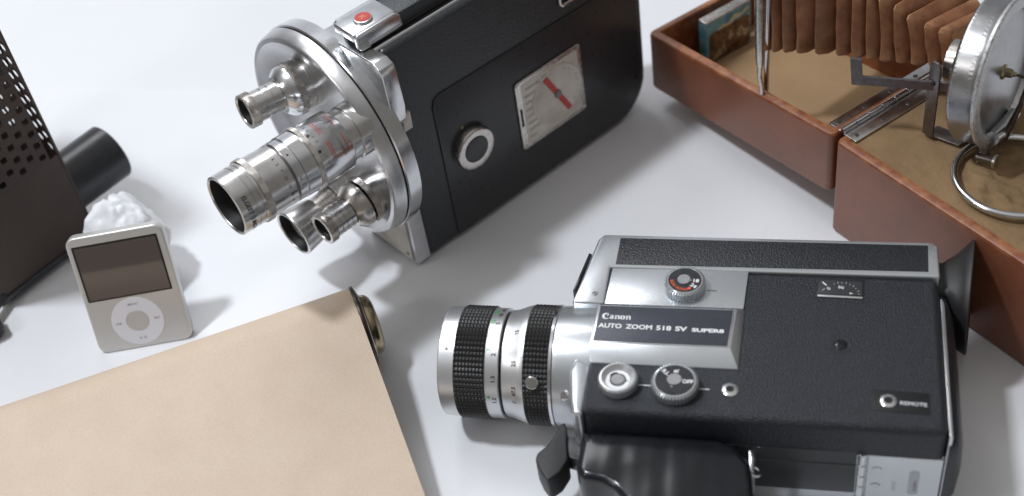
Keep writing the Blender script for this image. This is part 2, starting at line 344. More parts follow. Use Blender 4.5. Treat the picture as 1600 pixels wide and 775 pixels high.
add_logo([(0.12, 0.82, .08), (0.35, 0.98, .10), (0.62, 0.85, .15), (0.66, 0.4, .16), (0.72, 0.1, .13), (0.92, 0.06, .05)], A0)
add_logo([(0.60, 0.62, .07), (0.28, 0.50, .12), (0.16, 0.25, .14), (0.36, 0.05, .09), (0.62, 0.25, .05)], A0)
for ox in (2.5, 4.82):
    add_logo([(0.02, 0.93, .05), (0.22, 0.93, .06), (0.30, 0.8, .14), (0.30, 0.03, .16)], ox)
    add_logo([(0.36, 0.75, .05), (0.58, 0.97, .09), (0.88, 0.85, .15), (0.92, 0.5, .16), (0.92, 0.03, .16)], ox)
    add_logo([(0.06, 0.03, .04), (0.52, 0.03, .04)], ox); add_logo([(0.72, 0.03, .04), (1.16, 0.03, .04)], ox)
add_logo([(0.5, 0.98, .06), (0.22, 0.8, .16), (0.16, 0.5, .19), (0.22, 0.2, .16), (0.5, 0.02, .06), (0.78, 0.2, .16), (0.84, 0.5, .19), (0.78, 0.8, .16), (0.5, 0.98, .06)], 3.72)
k_ = 2.02
lettering([(st_[0][0], st_[0][1], lambda u, v: (4.1+u*k_, 44.9+v*k_, 59.0)) for st_ in logo], 'white', np_, 'maker_name')
wd = [('AUTO', 3.1, 3.35, 1.45), ('ZOOM', 14.6, 3.35, 1.45), ('518', 27.1, 3.35, 1.45), ('SV', 35.0, 3.35, 1.45), ('SUPER8', 41.9, 2.6, 1.45)]
items = []
for txt, x0, sz, sxx in wd:
    vs, fs = text2d(txt, sz, 0.11, 1.0); W0 = max(v[0] for v in vs)
    tw = {'AUTO': 9.7, 'ZOOM': 10.9, '518': 6.3, 'SV': 5.0, 'SUPER8': 13.2}[txt]
    items.append((vs, fs, (lambda s_, x0: lambda u, v: (x0+u*s_, 39.9+v, 59.0))(tw/W0, x0)))
lettering(items, 'white', np_)

# dials
def knurl_ring(b, x, y, z0, r, h, n=44, amp=0.45, rin=None, tip=0.6):
    def md(i, j): return (amp if (i % 4) < 2 else -amp*0.4) if 1 <= j <= 2 else 0
    rin = rin or r*0.8
    b.lathe([(0, r-0.4), (0.5, r), (h-0.9, r), (h-0.5, r-0.3), (h, r-tip-0.2), (h, rin+0.25), (h-0.35, rin)], (x, y, z0), (0, 0, 1), n*4, md, True, True)
def arc_text(txt, size, r, a_mid, x, y, z, bold=0.03, sxx=1.0, outward=True):
    vs, fs = text2d(txt, size, bold, sxx, 'CENTER')
    if outward:
        return vs, fs, lambda u, v: (x+(r+v)*math.cos(a_mid-u/r), y+(r+v)*math.sin(a_mid-u/r), z)
    return vs, fs, lambda u, v: (x+(r-v)*math.cos(a_mid+u/r), y+(r-v)*math.sin(a_mid+u/r), z)
D = lambda x, y, z, nm: None
b = B(); knurl_ring(b, 37.0, 67.6, 54.9, 8.3, 5.6, rin=6.9); d1 = b.build('frame_speed_dial', 'satin', C, ang=22)
b = B(); b.cyl((37.0, 67.6, 59.7), (0, 0, 1), 6.9, 0.7, 0.1, 64); b.build('dial_face', 'smoothblack', d1)
b = B(); b.cyl((36.6, 67.8, 60.4), (0, 0, 1), 2.8, 0.5, 0.2, 32); b.box(38.6, 39.9, 67.0, 67.9, 60.3, 60.7, 0.1); b.build('dial_centre', 'grey_button', d1)
lettering([arc_text('SLOW MOTION', 1.9, 6.1, math.radians(238), 37.0, 67.6, 60.44, 0.04, 0.9, False)], 'orange', d1)
b = B(); b.cyl((38.2+1.0, 67.6-4.7, 60.35), (0, 0, 1), 0.7, 0.12, 0, 20); b.build('dial_mark', 'orange', d1)
lettering([(*text2d('18', 2.6, 0.09, 1.1), flat_map(40.1, 66.6, 60.44, -0.05)), (*text2d('24', 2.6, 0.09, 1.1), flat_map(39.2, 64.5, 60.44, -0.6))], 'white', d1)
b = B(); b.prism([(46.2, 67.0), (50.6, 66.9), (50.6, 67.25), (46.2, 67.35)], 54.88, 54.96); b.build('index_mark', 'blackink', C)
# battery/exposure dial: a cupped knob
b = B()
def md2(i, j): return (0.25 if (i % 4) < 2 else -0.1) if 1 <= j <= 2 else 0
b.lathe([(0, 7.4), (0.4, 7.8), (4.2, 7.8), (4.9, 7.3), (5.0, 6.7), (3.2, 5.2), (2.6, 5.1)], (14.2, 13.9, 54), (0, 0, 1), 224, md2); d2 = b.build('exposure_dial', 'satin_lens', C, ang=22)
b = B(); b.cyl((14.2, 13.9, 56.5), (0, 0, 1), 5.0, 0.5, 0.1, 48); b.build('dial_face', 'white', d2)
b = B(); b.ring((14.2, 13.9, 57.0), (0, 0, 1), 2.75, 3.3, 0.12, 48, 0.03)
b.prism([(10.9, 14.6), (13.3, 15.9), (13.8, 17.8), (12.1, 17.6), (10.8, 16.4)], 57.0, 57.08); b.build('dial_mark', 'blackink', d2)
b = B(); b.cyl((14.0, 14.0, 57.0), (0, 0, 1), 2.7, 0.5, 0.2, 32); b.build('dial_centre', 'grey_button', d2)
lettering([(*text2d('A', 1.9, 0.03), flat_map(17.3, 12.9, 57.1, 0.2))], 'greyink', d2)
# run selector
b = B(); knurl_ring(b, 37.2, 13.6, 54, 9.1, 5.2, rin=7.6); d3 = b.build('run_dial', 'satin', C, ang=22)
b = B(); b.cyl((37.2, 13.6, 58.5), (0, 0, 1), 7.6, 0.65, 0.1, 64); b.build('dial_face', 'smoothblack', d3)
b = B(); b.cyl((37.0, 13.9, 59.15), (0, 0, 1), 3.0, 0.45, 0.2, 32); b.box(39.2, 40.5, 13.2, 14.2, 59.1, 59.4, 0.1); b.build('dial_centre', 'grey_button', d3)
lettering([(*text2d('OFF', 2.5, 0.09, 1.0), flat_map(40.2, 12.4, 59.2, -0.02)), (*text2d('R', 2.7, 0.09, 1.05), flat_map(38.3, 17.3, 59.2, math.radians(85))),
           (*text2d('R.L', 2.5, 0.09, 1.0), flat_map(31.5, 17.9, 59.2, math.radians(-40))), (*text2d('..', 2.4, 0.05), flat_map(35.6, 10.3, 59.2, -0.3))], 'white', d3)
for x0, x1, y in ((22.3, 28.0, 14.3), (46.6, 50.8, 14.0)):
    b = B(); b.prism([(x0, y-0.25), (x1, y-0.3), (x1, y+0.1), (x0, y+0.15)], 53.9, 54.1); b.build('index_mark', 'white', C)
def socket(x, y, z, r, hole, par, nm='jack_socket'):
    b = B(); b.lathe([(0, r), (0.35, r), (0.8, r*0.8), (0.8, hole*1.15), (0.2, hole)], (x, y, z), (0, 0, 1), 40); s_ = b.build(nm, 'chrome', par)
    b = B(); b.cyl((x, y, z+0.15), (0, 0, 1), hole, 0.2, 0, 24); b.build('socket_hole', 'hole', s_); return s_
socket(59.0, 14.2, 54.0, 3.4, 1.35, C)
# footage counter window
b = B(); b.prism([(91.8, 66.6), (111.3, 66.2), (111.6, 77.2), (92.2, 77.4)], 53.9, 54.25, 'z', 0.1); cw = b.build('counter_window', 'hole', C)
b = B(); b.prism([(92.6, 68.6), (110.5, 68.2), (110.8, 76.3), (92.9, 76.6)], 54.2, 54.32, 'z', 0.02); b.build('counter_glass', mat('counter_glass', (0.035, 0.036, 0.04), 0.3), cw)
b = B(); b.prism([(92.4, 66.9), (110.7, 66.5), (110.7, 67.5), (92.4, 67.9)], 54.2, 54.4, 'z', 0.05); b.build('counter_sill', 'satin_lens', cw)
tk = []
def bar2(x0, y0, x1, y1, w_): 
    dx, dy = x1-x0, y1-y0; L = math.hypot(dx, dy); nx, ny = -dy/L*w_/2, dx/L*w_/2
    return [(x0+nx, y0+ny), (x1+nx, y1+ny), (x1-nx, y1-ny), (x0-nx, y0-ny)], [(0, 1, 2, 3)]
fm = flat_map(0, 0, 54.36)
tk.append((*bar2(94.4, 75.2, 96.0, 73.4, 0.55), fm))
for k in range(9):
    a = math.radians(118-k*14); R0 = 6.6; tk.append((*bar2(102.4+R0*math.cos(a), 68.3+R0*math.sin(a), 102.4+(R0+(1.0 if k % 2 else 0.6))*math.cos(a), 68.3+(R0+(1.0 if k % 2 else 0.6))*math.sin(a), 0.16), fm))
tk.append((*bar2(94.3, 70.6, 95.4, 71.4, 0.2), fm)); tk.append((*bar2(96.2, 72.4, 97.2, 72.0, 0.2), fm))
tk.append((*text2d('0', 2.3, 0.02, 1.15), flat_map(96.7, 70.6, 54.36, 0.45))); tk.append((*text2d('50', 2.1, 0.02, 1.25), flat_map(100.6, 72.0, 54.36, -0.15)))
tk.append(([(105.6, 69.7), (107.0, 69.1), (105.4, 68.9)], [(0, 1, 2)], fm))
lettering(tk, 'white', cw, 'counter_marks')
b = B(); b.lathe([(-0.2, 3.4), (0.15, 3.3), (0.1, 2.7), (-0.6, 2.6)], (101.8, 40.8, 54.0), (0, 0, 1), 40, cap1=True); b.xf(lambda p: Vector((101.8+(p.x-101.8)*1.2, 40.8+(p.y-40.8)*1.2, p.z))); pb = b.build('battery_check_button', 'smoothblack', C)
b = B(); b.lathe([(-0.4, 2.5)]+[(-0.4+1.2*math.sin(math.radians(a)), 2.5*math.cos(math.radians(a))) for a in (25, 45, 65, 80)], (101.8, 40.8, 54.0), (0, 0, 1), 32); b.xf(lambda p: Vector((101.8+(p.x-101.8)*1.2, 40.8+(p.y-40.8)*1.2, p.z))); b.build('button_cap', 'glass', pb)
b = B(); b.prism([(113.6, 8.2), (135.2, 7.4), (135.4, 17.8), (114.0, 18.5)], 53.95, 54.2, 'z', 0.05); rp = b.build('remote_plate', mat('dark_inset_plate', (0.006, 0.007, 0.008), 0.45), C)
socket(119.8, 12.9, 54.2, 3.3, 1.45, rp)
lettering([(*text2d('REMOTE', 2.35, 0.06, 1.14), flat_map(124.0, 11.6, 54.26, -0.04))], mat('dull_white_print', (0.6, 0.61, 0.63), 0.5), rp)
b = B(); b.prism([(142.1, -0.6), (143.4, -0.6), (143.9, 68), (143.3, 70.5), (142.1, 71)], 3, 51.5, 'z', 0.35); b.build('edge_trim', 'chrome', C)
b = B(); b.prism([(0, 0)], 0, 1) if False else None
sec = [(142.5, 5), (146.4, 6), (148.6, 12), (149.4, 26), (148.6, 40), (146, 46.5), (142.5, 47.5)]
rings = []
for y, k in ((-1.5, 0.0), (-0.8, 0.55), (1.5, 0.85), (6, 1.0), (40, 1.05), (70, 1.0), (76, 0.8), (78.5, 0.45), (79, 0.0)):
    rings.append([(142.5+(x-142.5)*k if k else 142.5+0.01*i, y, 26+(z-26)*(0.85+0.15*k)) for i, (x, z) in enumerate(sec)])
b = B(); b.loft(rings); b.build('film_door', 'leather', C, ang=60)
# eyecup: flared rubber horn
b = B(); rings = []; n = 40
def eyering(x, yc, zc, ry, rz, tilt, p=2.0):
    out = []
    for i in range(n):
        a = 2*math.pi*i/n; c_, s_ = math.cos(a), math.sin(a)
        k2 = (abs(c_)**p+abs(s_)**p)**(-1/p)
        y = yc+ry*c_*k2; z = zc+rz*s_*k2; out.append((x+tilt*(y-yc)-tilt*0.5*(z-zc), y, z))
    return out
for args in ((142.2, 89, 30, 10.2, 18, 0, 5), (145, 89.3, 30, 10.6, 17.6, 0.0, 4), (147.5, 89, 30, 15, 18.4, 0.03, 3), (150.8, 89.5, 30, 18.5, 19.6, 0.06, 2.6), (154.4, 91, 30.5, 22.4, 21.4, 0.10, 2.3), (157.4, 93, 31, 27.4, 24.0, 0.13, 2.1), (158.1, 93, 31, 27.4, 24.0, 0.13, 2.1), (158.4, 93, 31, 26.4, 23.0, 0.13, 2.1), (154.8, 91, 30.5, 21.2, 20.0, 0.10, 2.1), (150, 89, 30, 14, 14, 0.06, 2.2), (147, 90, 30, 8, 9, 0, 2.2)):
    rings.append(eyering(*args))
b.loft(rings); b.build('eyecup', 'rubber', C, ang=60)

# lens: axis along -x at y 43.6, z 27.5
LY, LZ = 43.8, 27.6
def L(prof, nm, m, par=None, seg=96, mod=None, ang=40, cap0=True, cap1=True):
    b = B(); b.lathe([(-x, r) for x, r in prof], (0, LY, LZ), (-1, 0, 0), seg, mod, cap0, cap1, up=(0, 0, 1)); return b.build(nm, m, par or C, ang=ang)
lens = L([(-66.3, 22.6), (-66.6, 23.6), (-66.0, 24.3), (-59.3, 24.6), (-59.0, 23)], 'lens_front_rim', 'satin_lens')
L([(-65.8, 21.4), (-66.35, 22.7)], 'lens_bore', 'hole', lens)
L([(-65.2, 0.4), (-65.9, 10), (-65.6, 21.5)], 'lens_glass', 'glass', lens)
def rubber_ring(x0, x1, r, nm, nx, na):
    b = B(); rings = []; w_ = (x1-x0)/nx
    ts = [x0]; 
    for j in range(nx):
        ts += [x0+w_*(j+0.18), x0+w_*(j+0.5), x0+w_*(j+0.82)]
    ts.append(x1)
    for jj, x in enumerate(ts):
        ring_ = []
        for i in range(na*4):
            a = 2*math.pi*i/(na*4); q = i % 4
            if jj in (0, len(ts)-1): rr = r-0.1
            else:
                col = (jj-1) % 3
                rr = r-0.55 if (q == 0) else (r+0.35 if (col == 1 and q == 2) else (r+0.05 if q == 2 else (r+0.12 if col == 1 else r-0.2)))
            ring_.append((x, LY+rr*math.cos(a), LZ+rr*math.sin(a)))
        rings.append(ring_)
    b.loft(rings); return b.build(nm, 'knurl', C, ang=12)
rubber_ring(-59.3, -45.6, 24.9, 'focus_ring', 9, 66)
ds = L([(-45.6, 22), (-45.6, 24.4), (-39.9, 24.4), (-39.5, 24.0), (-39.5, 22)], 'distance_scale', 'satin_lens')
L([(-39.6, 22.8), (-38.2, 22.8)], 'lens_gap', 'hole')
zs = L([(-38.6, 22.5), (-38.3, 23.6), (-35.5, 24.0), (-31.5, 25.6), (-29.2, 26.2), (-28.6, 26.2), (-28.6, 22)], 'zoom_scale', 'satin_lens')
zr = rubber_ring(-28.6, -17.6, 26.4, 'zoom_ring', 7, 70)
L([(-17.6, 24), (-17.6, 27.0), (-16.4, 27.0), (-16.1, 26.2)], 'trim_ring', 'chrome')
L([(-16.2, 24), (-16.0, 26.3), (-14, 26.6), (0, 27.2), (3, 27.2)], 'lens_housing', 'satin')
def ltext(txt, size, phi, x, r, bold=0.06, sxx=1.1):
    size *= 1.12
    vs, fs = text2d(txt, size, bold, sxx, 'CENTER'); ph = math.radians(phi)
    def fn(u, v):
        a = ph-u/r; return (x-v, LY+(r+0.06)*math.cos(a), LZ+(r+0.06)*math.sin(a))
    return vs, fs, fn
lettering([ltext('\u221e', 2.4, 60, -40.6, 24.4), ltext('10', 2.2, 72, -40.9, 24.4), ltext('5', 2.2, 86, -40.9, 24.4), ltext('2', 2.4, 122, -40.9, 24.4), ltext('1.5', 2.3, 147, -40.9, 24.4), ltext('1.2', 2.3, 172, -40.8, 24.4)], 'blackink', ds)
lettering([ltext('50', 2.2, 66, -43.2, 24.4), ltext('15', 2.3, 84, -43.2, 24.4), ltext('7', 2.3, 117, -43.2, 24.4), ltext('4', 2.3, 168, -43.2, 24.4)], 'green', ds)
def rz_(x): return 24.0+(x+35.5)*0.4 if x > -35.5 else 24.0
def ztext(txt, phi, size=2.3):
    vs, fs = text2d(txt, size*1.12, 0.05, 1.05, 'CENTER'); ph = math.radians(phi)
    def fn(u, v):
        x = -31.8-v; r = rz_(x)+0.12; a = ph-u/r; return (x, LY+r*math.cos(a), LZ+r*math.sin(a))
    return vs, fs, fn
lettering([ztext('15', 98), ztext('25', 130), ztext('47.5', 158), ztext('f', 171)], 'blackink', zs)
a = math.radians(146); nrm = Vector((0, math.cos(a), math.sin(a))); b = B(); b.cyl(Vector((-24.2, LY, LZ))+nrm*26, nrm, 2.9, 1.9, 0.4, 32); zk = b.build('zoom_knob', 'steel', zr)
a = math.radians(118); nrm = Vector((0, math.cos(a), math.sin(a))); b = B(); b.cyl(Vector((-62.6, LY, LZ))+nrm*24.3, nrm, 0.7, 0.35, 0.1, 16); b.build('set_screw', 'darkmetal', lens)
# front corner column below the lens
b = B(); b.prism([(-3.5, 1), (0.9, -0.3), (1.6, 26), (-6.0, 30), (-7.5, 22), (-5.2, 8)], 4, 51, 'z', 1.8, 4); b.build('front_column', 'satin', C)
b = B(); b.cyl((-8.4, 14.6, 44), (-0.5, -0.5, 0.7), 2.3, 1.6, 0.6, 24); b.build('cable_socket', 'chrome', C)
# grip
b = B(); outl = [(0.4, -0.5), (0.2, -21), (4, -23.4), (11.0, -24.4), (16, -27), (20.6, -32), (25, -46), (31, -88), (66, -88), (70.5, -30), (68.5, -12), (62, -3), (55, -0.6)]
b.prism(outl, 9, 42, 'z', 3.2, 5)
bmesh.ops.subdivide_edges(b.bm, edges=b.bm.edges[:], cuts=1, use_grid_fill=True)
b.build('grip', 'vinyl', C, ang=50)
b = B(); b.tube([(67.6, 0.6, 33), (68.2, -3, 32), (68, -8, 30.5), (67.4, -12, 29)], [1.6, 1.9, 1.2, 1.8], 14)
b.tube([(67.6, -10, 30), (66.6, -20, 27), (65.2, -34, 23)], 2.6, 16); b.torus((69.2, -8, 31), (0.3, 0.3, 1), 2.6, 0.7, 28, 10); b.build('grip_hinge', 'chrome', C)
# trigger
tr = [(-10.8, 8.5), (-9.2, 9.2), (-7.9, 6), (-7.2, 0), (-5.2, -9.5), (-7.6, -16), (-11.8, -20.6), (-15.4, -16.5), (-18.6, -10.8), (-18.4, -7.4), (-14.9, -3), (-12.4, 3)]
b = B(); b.prism(tr, 19, 33, 'z', 1.6, 4); tg = b.build('trigger', 'rubber', C)
b = B(); b.prism([(-9, 4), (1.5, 4), (1.5, -8.5), (-8, -6)], 22, 30.5, 'z', 0.5); b.build('trigger_arm', 'smoothblack', tg)

# ================================================================== 2. turret camera standing behind
YK = 0.615528
K = thing('movie_camera', 'large black leather movie camera standing upright with four chrome lenses on its round turret', 'movie camera', (-42.2, 486.3, 0), YK)
side = [(0, 1.2)] + [(138, 0.2)] + [(138+24*math.sin(math.radians(a)), 24.2-24*math.cos(math.radians(a))) for a in range(12, 91, 13)] + [(162.5, 118)] + [(150.5+12*math.cos(math.radians(a)), 119+12*math.sin(math.radians(a))) for a in (10, 35, 60, 90)] + [(0, 131)]
b = B(); b.prism(side, 0, 40, 'y', 3.4, 5, 40); body = b.build('body', 'pebble', K)
b = B()
pn = [(19.8, 3.5), (138, 3.0)] + [(138+19*math.sin(math.radians(a)), 22-19*math.cos(math.radians(a))) for a in range(15, 91, 15)] + [(157, 89)] + [(25, 92.5), (21.3, 91), (19.8, 87)]
b.prism(pn, -0.9, 0.4, 'y', 0.5); b.build('film_door', 'smoothblack', K)
b = B(); b.prism([(2, 35), (148, 35), (148, 37.5), (2, 37.5)], 130.8, 131.6); b.tube([(-1, 4.2, 130.9), (148, 4.2, 130.9)], 1.15, 14); b.build('top_trim', 'chrome', K)
b = B(); b.prism([(-2, 132.5), (146, 132.5), (150, 130.5), (150, 139.2), (-2, 139.2)], 7.6, 22.6, 'y', 0.8); b.build('carry_strap', 'pebble', K)
b = B(); b.box(-3, 150, 7, 25, 130.6, 133.2, 0.4); b.build('top_rail', 'hole', K)
b = B(); b.prism([(-6.2, 141.0), (15.2, 141.0), (17.8, 139), (18.4, 132), (-5.5, 132), (-7.2, 134), (-7.2, 140.2)], 6.2, 8.4, 'y', 0.5)
b.box(-7.4, 16.6, 7.8, 23.2, 136.6, 141.0, 0.7); b.prism([(-4, 131.6), (17, 131.6), (17, 137), (-4, 137)], 21, 23, 'y', 0.3); lid = b.build('strap_end_cap', 'chrome', K)
b = B(); b.lathe([(0, 4.3), (0.6, 4.5), (1.1, 4.2), (1.2, 3.7)], (3.4, 14.6, 141.0), (0, 0, 1), 40); bd = b.build('badge', 'chrome', lid)
b = B(); b.cyl((3.4, 14.6, 142.0), (0, 0, 1), 3.75, 0.35, 0.1, 40); b.build('badge_enamel', 'red', bd)
lettering([(*text2d('K', 4.2, 0.03, 1.1, 'CENTER'), lambda u, v: (3.4+v-1.4, 14.6-u, 142.4))], mat('badge_print', (0.62, 0.25, 0.2), 0.4), bd)
# front casting
fp = [(-1.2, 3.6), (1.5, 1.4), (40.5, 0.6), (40.5, 127), (37, 130.5), (6, 131.5), (-4.0, 131.5), (-8.2, 129.5), (-9.2, 126), (-9.9, 106), (-8.5, 98), (-1.4, 90)]
b = B(); b.prism(fp, -8, 0.3, 'x', 0.7, 3, 15); b.build('front_casting', 'chrome', K)
b = B(); b.prism([(2.5, 3.5), (36, 3.2), (36, 43), (2.5, 43)], -8.6, -7.9, 'x', 0.15); pq = b.build('front_plaque', 'ivory', K)
it = []
for r_, tx in enumerate(('SCENE  GUIDE', 'BRIGHT 11', 'HAZY 8', 'DULL 5.6', 'SHADE 4')):
    it.append((*text2d(tx, 2.3, 0, 1.1), (lambda z0: lambda u, v: (-8.65, 32-u, z0+v))(24-r_*4)))
lettering(it, 'greyink', pq)
b = B()
for y, z in ((6.0, 7.0), (5.5, 30)):
    b = B(); b.cyl((-8.5, y, z), (-1, 0, 0), 1.0, 0.35, 0.15, 16); b.build('screw', 'darkmetal', pq)
TY, TZ = 36.3, 76.5
def T(prof, nm, m, par=None, seg=128, **kw):
    b = B(); b.lathe([(-x, r) for x, r in prof], (0, TY, TZ), (-1, 0, 0), seg, **kw); return b.build(nm, m, par or K)
T([(-6.4, 50), (-6.5, 56.0), (-13.6, 56.4), (-14.2, 55.8), (-14.2, 50)], 'turret_base', 'chrome')
T([(-14.0, 54.4), (-14.9, 54.4)], 'turret_gap', 'hole')
tur = T([(-14.8, 50), (-14.8, 55.4), (-15.3, 55.8), (-21.0, 54.6), (-21.8, 53.8), (-21.9, 51.6), (-19.0, 47.5), (-17.2, 41), (-16.4, 26), (-17.4, 12), (-18.2, 0.5)], 'turret_disc', 'satin_steel')
def lens_set(nm, base, front, prof, knurls=(), bore=0.8, label=None, tip='nickel', mid='chrome', marks=None):
    """prof (distance from front in mm, radius, material key); each run of one material is its own ring of the lens"""
    o = Vector(front); d = (Vector(base)-o); Lh = d.length; d.normalize()
    runs = []; cur = None
    for t, r, mk in prof:
        if mk != cur: runs.append((mk, [])); cur = mk
        runs[-1][1].append((t, r))
    root = None
    for idx, (mk, pr) in enumerate(runs):
        kn = mk.endswith('*'); mm_ = mk.rstrip('*'); 
        pr = [(pr[0][0], pr[0][1]-1.2)] + pr + [(pr[-1][0], pr[-1][1]-1.2)]
        b = B()
        if kn: b.lathe(pr, o, d, 192, (lambda i, j: 0.16 if i % 4 < 2 else -0.16) )
        else: b.lathe(pr, o, d, 96)
        if root is None: root = b.build(nm, mm_, K); 
        else: b.build('knurled_ring' if kn else 'lens_ring', mm_, root)
    r0 = prof[0][1]
    b = B(); b.lathe([(-0.02, r0-0.15), (-0.05, r0*bore), (0.25, r0*bore-0.3), (0.3, r0*bore-0.4)], o, d, 64, cap0=False, cap1=False)
    b.lathe([(0.28, r0*bore-0.2), (0.30, 0.3)], o, d, 64, cap0=False)
    return root, o, d
def hollow(nm, o, d, r_out, r_in, depth, m_rim, m_in, glass_r, par):
    o = Vector(o); b = B(); b.lathe([(1.0, r_out), (0, r_out), (-0.25, r_out-0.3), (0.0, r_in+0.1), (depth, r_in*0.82)], o, d, 72, cap0=False, cap1=False); b.build(nm, m_in, par, ang=30)
    b = B(); b.lathe([(depth, r_in*0.84), (depth-1.0, r_in*0.5), (depth-1.3, 0.2)], o, d, 48, cap0=False); b.build('lens_glass', 'glass', par)
def lens_unit(base, front, prof, r_in, depth, label=None, rimmat='nickel', nm='turret_lens'):
    o = Vector(front); d = (Vector(base)-o).normalized(); runs = []; cur = None
    for t, r, mk in prof:
        if mk != cur: runs.append([mk, []]); cur = mk
        runs[-1][1].append((t, r))
    root = None
    for idx, (mk, pr) in enumerate(runs):
        kn = mk.endswith('*'); m_ = mk.rstrip('*'); b = B(); first = idx == 0
        if first:
            r0 = pr[0][1]; pr = [(depth, r_in*0.80), (0.35, r_in), (0.0, r_in+0.25), (0.0, r0-0.3)] + [(max(t, 0.25), r) for t, r in pr] + [(pr[-1][0], pr[-1][1]-1)]
        else: pr = [(pr[0][0], pr[0][1]-1.5)] + pr + [(pr[-1][0], pr[-1][1]-1.5)]
        lo = 4 if first else 1; hi = len(pr)-2
        md = (lambda lo, hi: lambda i, j: (0.07 if i % 4 < 2 else -0.07) if lo <= j <= hi else 0)(lo, hi) if kn else None
        b.lathe(pr, o, d, 480 if kn else 96, md, cap0=not first)
        if first:
            root = b.build(nm, m_, K, ang=45, lab=label)
            b = B(); b.lathe([(depth*0.98, r_in*0.82), (0.5, r_in*0.985)], o, d, 72, cap0=False, cap1=False); b.build('lens_bore', 'hole', root)
            b = B(); b.lathe([(depth*0.9, r_in*0.80), (depth*0.78, r_in*0.5), (depth*0.74, 0.2)], o, d, 48, cap0=False); b.build('lens_glass', 'glass', root)
        else: b.build('knurled_ring' if kn else 'lens_ring', m_, root, ang=45)
    return root, o, d
# big telephoto lens
bl, bo, bd_ = lens_unit((-15, 1.9, 100.3), (-92, 1.9, 102.5),
    [(0, 14.4, 'steel'), (7.5, 14.5, 'steel'), (7.6, 14.15, 'steel'), (8.0, 14.15, 'steel'), (8.1, 14.5, 'steel'), (10.2, 14.5, 'steel'), (10.3, 14.1, 'steel'), (10.8, 14.1, 'steel'), (10.9, 14.5, 'steel'), (12.5, 14.6, 'steel'),
     (12.6, 15.4, 'steel*'), (15.6, 15.4, 'steel*'),
     (15.8, 14.5, 'steel '), (22, 14.5, 'steel '), (22.1, 14.3, 'steel '), (28.0, 14.5, 'steel '), (28.1, 13.9, 'steel '),
     (28.8, 13.8, 'darkmetal'), (29.3, 13.8, 'darkmetal'),
     (29.5, 14.6, 'chrome'), (33.0, 14.6, 'chrome'), (33.2, 14.1, 'chrome'), (33.8, 14.1, 'chrome'), (34.0, 14.9, 'chrome'), (40.5, 15.0, 'chrome'),
     (40.7, 15.8, 'chrome*'), (43.0, 15.8, 'chrome*'),
     (43.2, 15.0, 'ivorysteel'), (60.0, 14.7, 'ivorysteel'), (60.5, 13.8, 'ivorysteel'),
     (61, 12.6, 'steel  '), (66, 12.2, 'steel  '), (66.2, 13.0, 'steel  '), (73, 13.2, 'steel  ')] if False else
    [(0, 14.4, 'steel'), (7.5, 14.5, 'steel'), (7.6, 14.15, 'steel'), (8.0, 14.15, 'steel'), (8.1, 14.5, 'steel'), (10.2, 14.5, 'steel'), (10.3, 14.1, 'steel'), (10.8, 14.1, 'steel'), (10.9, 14.5, 'steel'), (12.5, 14.6, 'steel'),
     (12.6, 15.3, 'nickel*'), (15.4, 15.3, 'nickel*'),
     (15.5, 14.5, 'steel'), (22, 14.5, 'steel'), (22.1, 14.25, 'steel'), (28.0, 14.5, 'steel'), (28.1, 13.9, 'steel'),
     (28.1, 13.7, 'darkmetal'), (29.4, 13.7, 'darkmetal'),
     (29.4, 14.6, 'chrome'), (33.0, 14.6, 'chrome'), (33.2, 14.0, 'chrome'), (33.8, 14.0, 'chrome'), (34.0, 14.9, 'chrome'), (40.5, 15.0, 'chrome'),
     (40.6, 15.7, 'nickel*'), (42.8, 15.7, 'nickel*'),
     (42.9, 15.0, 'chrome'), (59.5, 14.7, 'chrome'), (60.5, 13.8, 'chrome'),
     (60.6, 12.8, 'steel'), (66, 12.4, 'steel'), (66.2, 13.2, 'steel'), (77, 13.4, 'steel')],
    12.9, 16, 'longest turret lens, engraved with scales and red lines')
# lettering round the big lens; angle measured from the side that faces up and outward
_, ba, bb = frame_of(bd_)
def btext(txt, size, phi, t, r, m_rot=0, sxx=1.0, bold=0.0):
    vs, fs = text2d(txt, size, bold, sxx, 'CENTER'); ph = math.radians(phi)
    def fn(u, v):
        a_ = ph+u/r; p = bo+bd_*(t+v)+(Vector((0, math.cos(a_), math.sin(a_))))*(r+0.07); return p
    return vs, fs, fn
# readable with the glyph tops towards the camera body
lettering([btext('ELGEET  2 INCH  f:1.9', 2.9, 190, 3.4, 14.5, sxx=0.95, bold=0.05)], 'blackink', bl)
lettering([btext('3    4    5    7    10    15    25    \u221e', 2.0, 150, 24.5, 14.4), btext('\u25bd', 2.0, 165, 30.2, 14.6), btext('\u2022', 4.0, 118, 30.2, 14.6)], 'blackink', bl)
lettering([btext('2.8   4   5.6   8   11   16   22', 2.1, 125, 45.5, 15.0, bold=0.02), btext('FEET  CINE TELE  ROCHESTER', 1.7, 128, 54.6, 14.85), btext('8   5.6   4      4   5.6   8', 1.6, 125, 51.0, 14.9)], 'greyink', bl)
rl = []
for k, tt in enumerate((49.2, 50.3, 57.6)):
    for sgn in (-1, 1):
        for q in range(8):
            a0, a1 = (math.radians(125+sgn*(8+q*4)), math.radians(125+sgn*(8+q*4+4)))
            def fn(u, v, a0=a0, a1=a1, tt=tt): 
                a_ = a0+(a1-a0)*u; return bo+bd_*(tt+v*0.28)+Vector((0, math.cos(a_), math.sin(a_)))*15.0
            rl.append(([(0, 0), (1, 0), (1, 1), (0, 1)], [(0, 1, 2, 3)], fn))
lettering(rl, 'redink', bl, 'scale_line')
b = B(); ph = math.radians(142); b.cyl(bo+bd_*44.5+Vector((0, math.cos(ph), math.sin(ph)))*14.8, (0, math.cos(ph), math.sin(ph)), 0.7, 0.4, 0, 16)
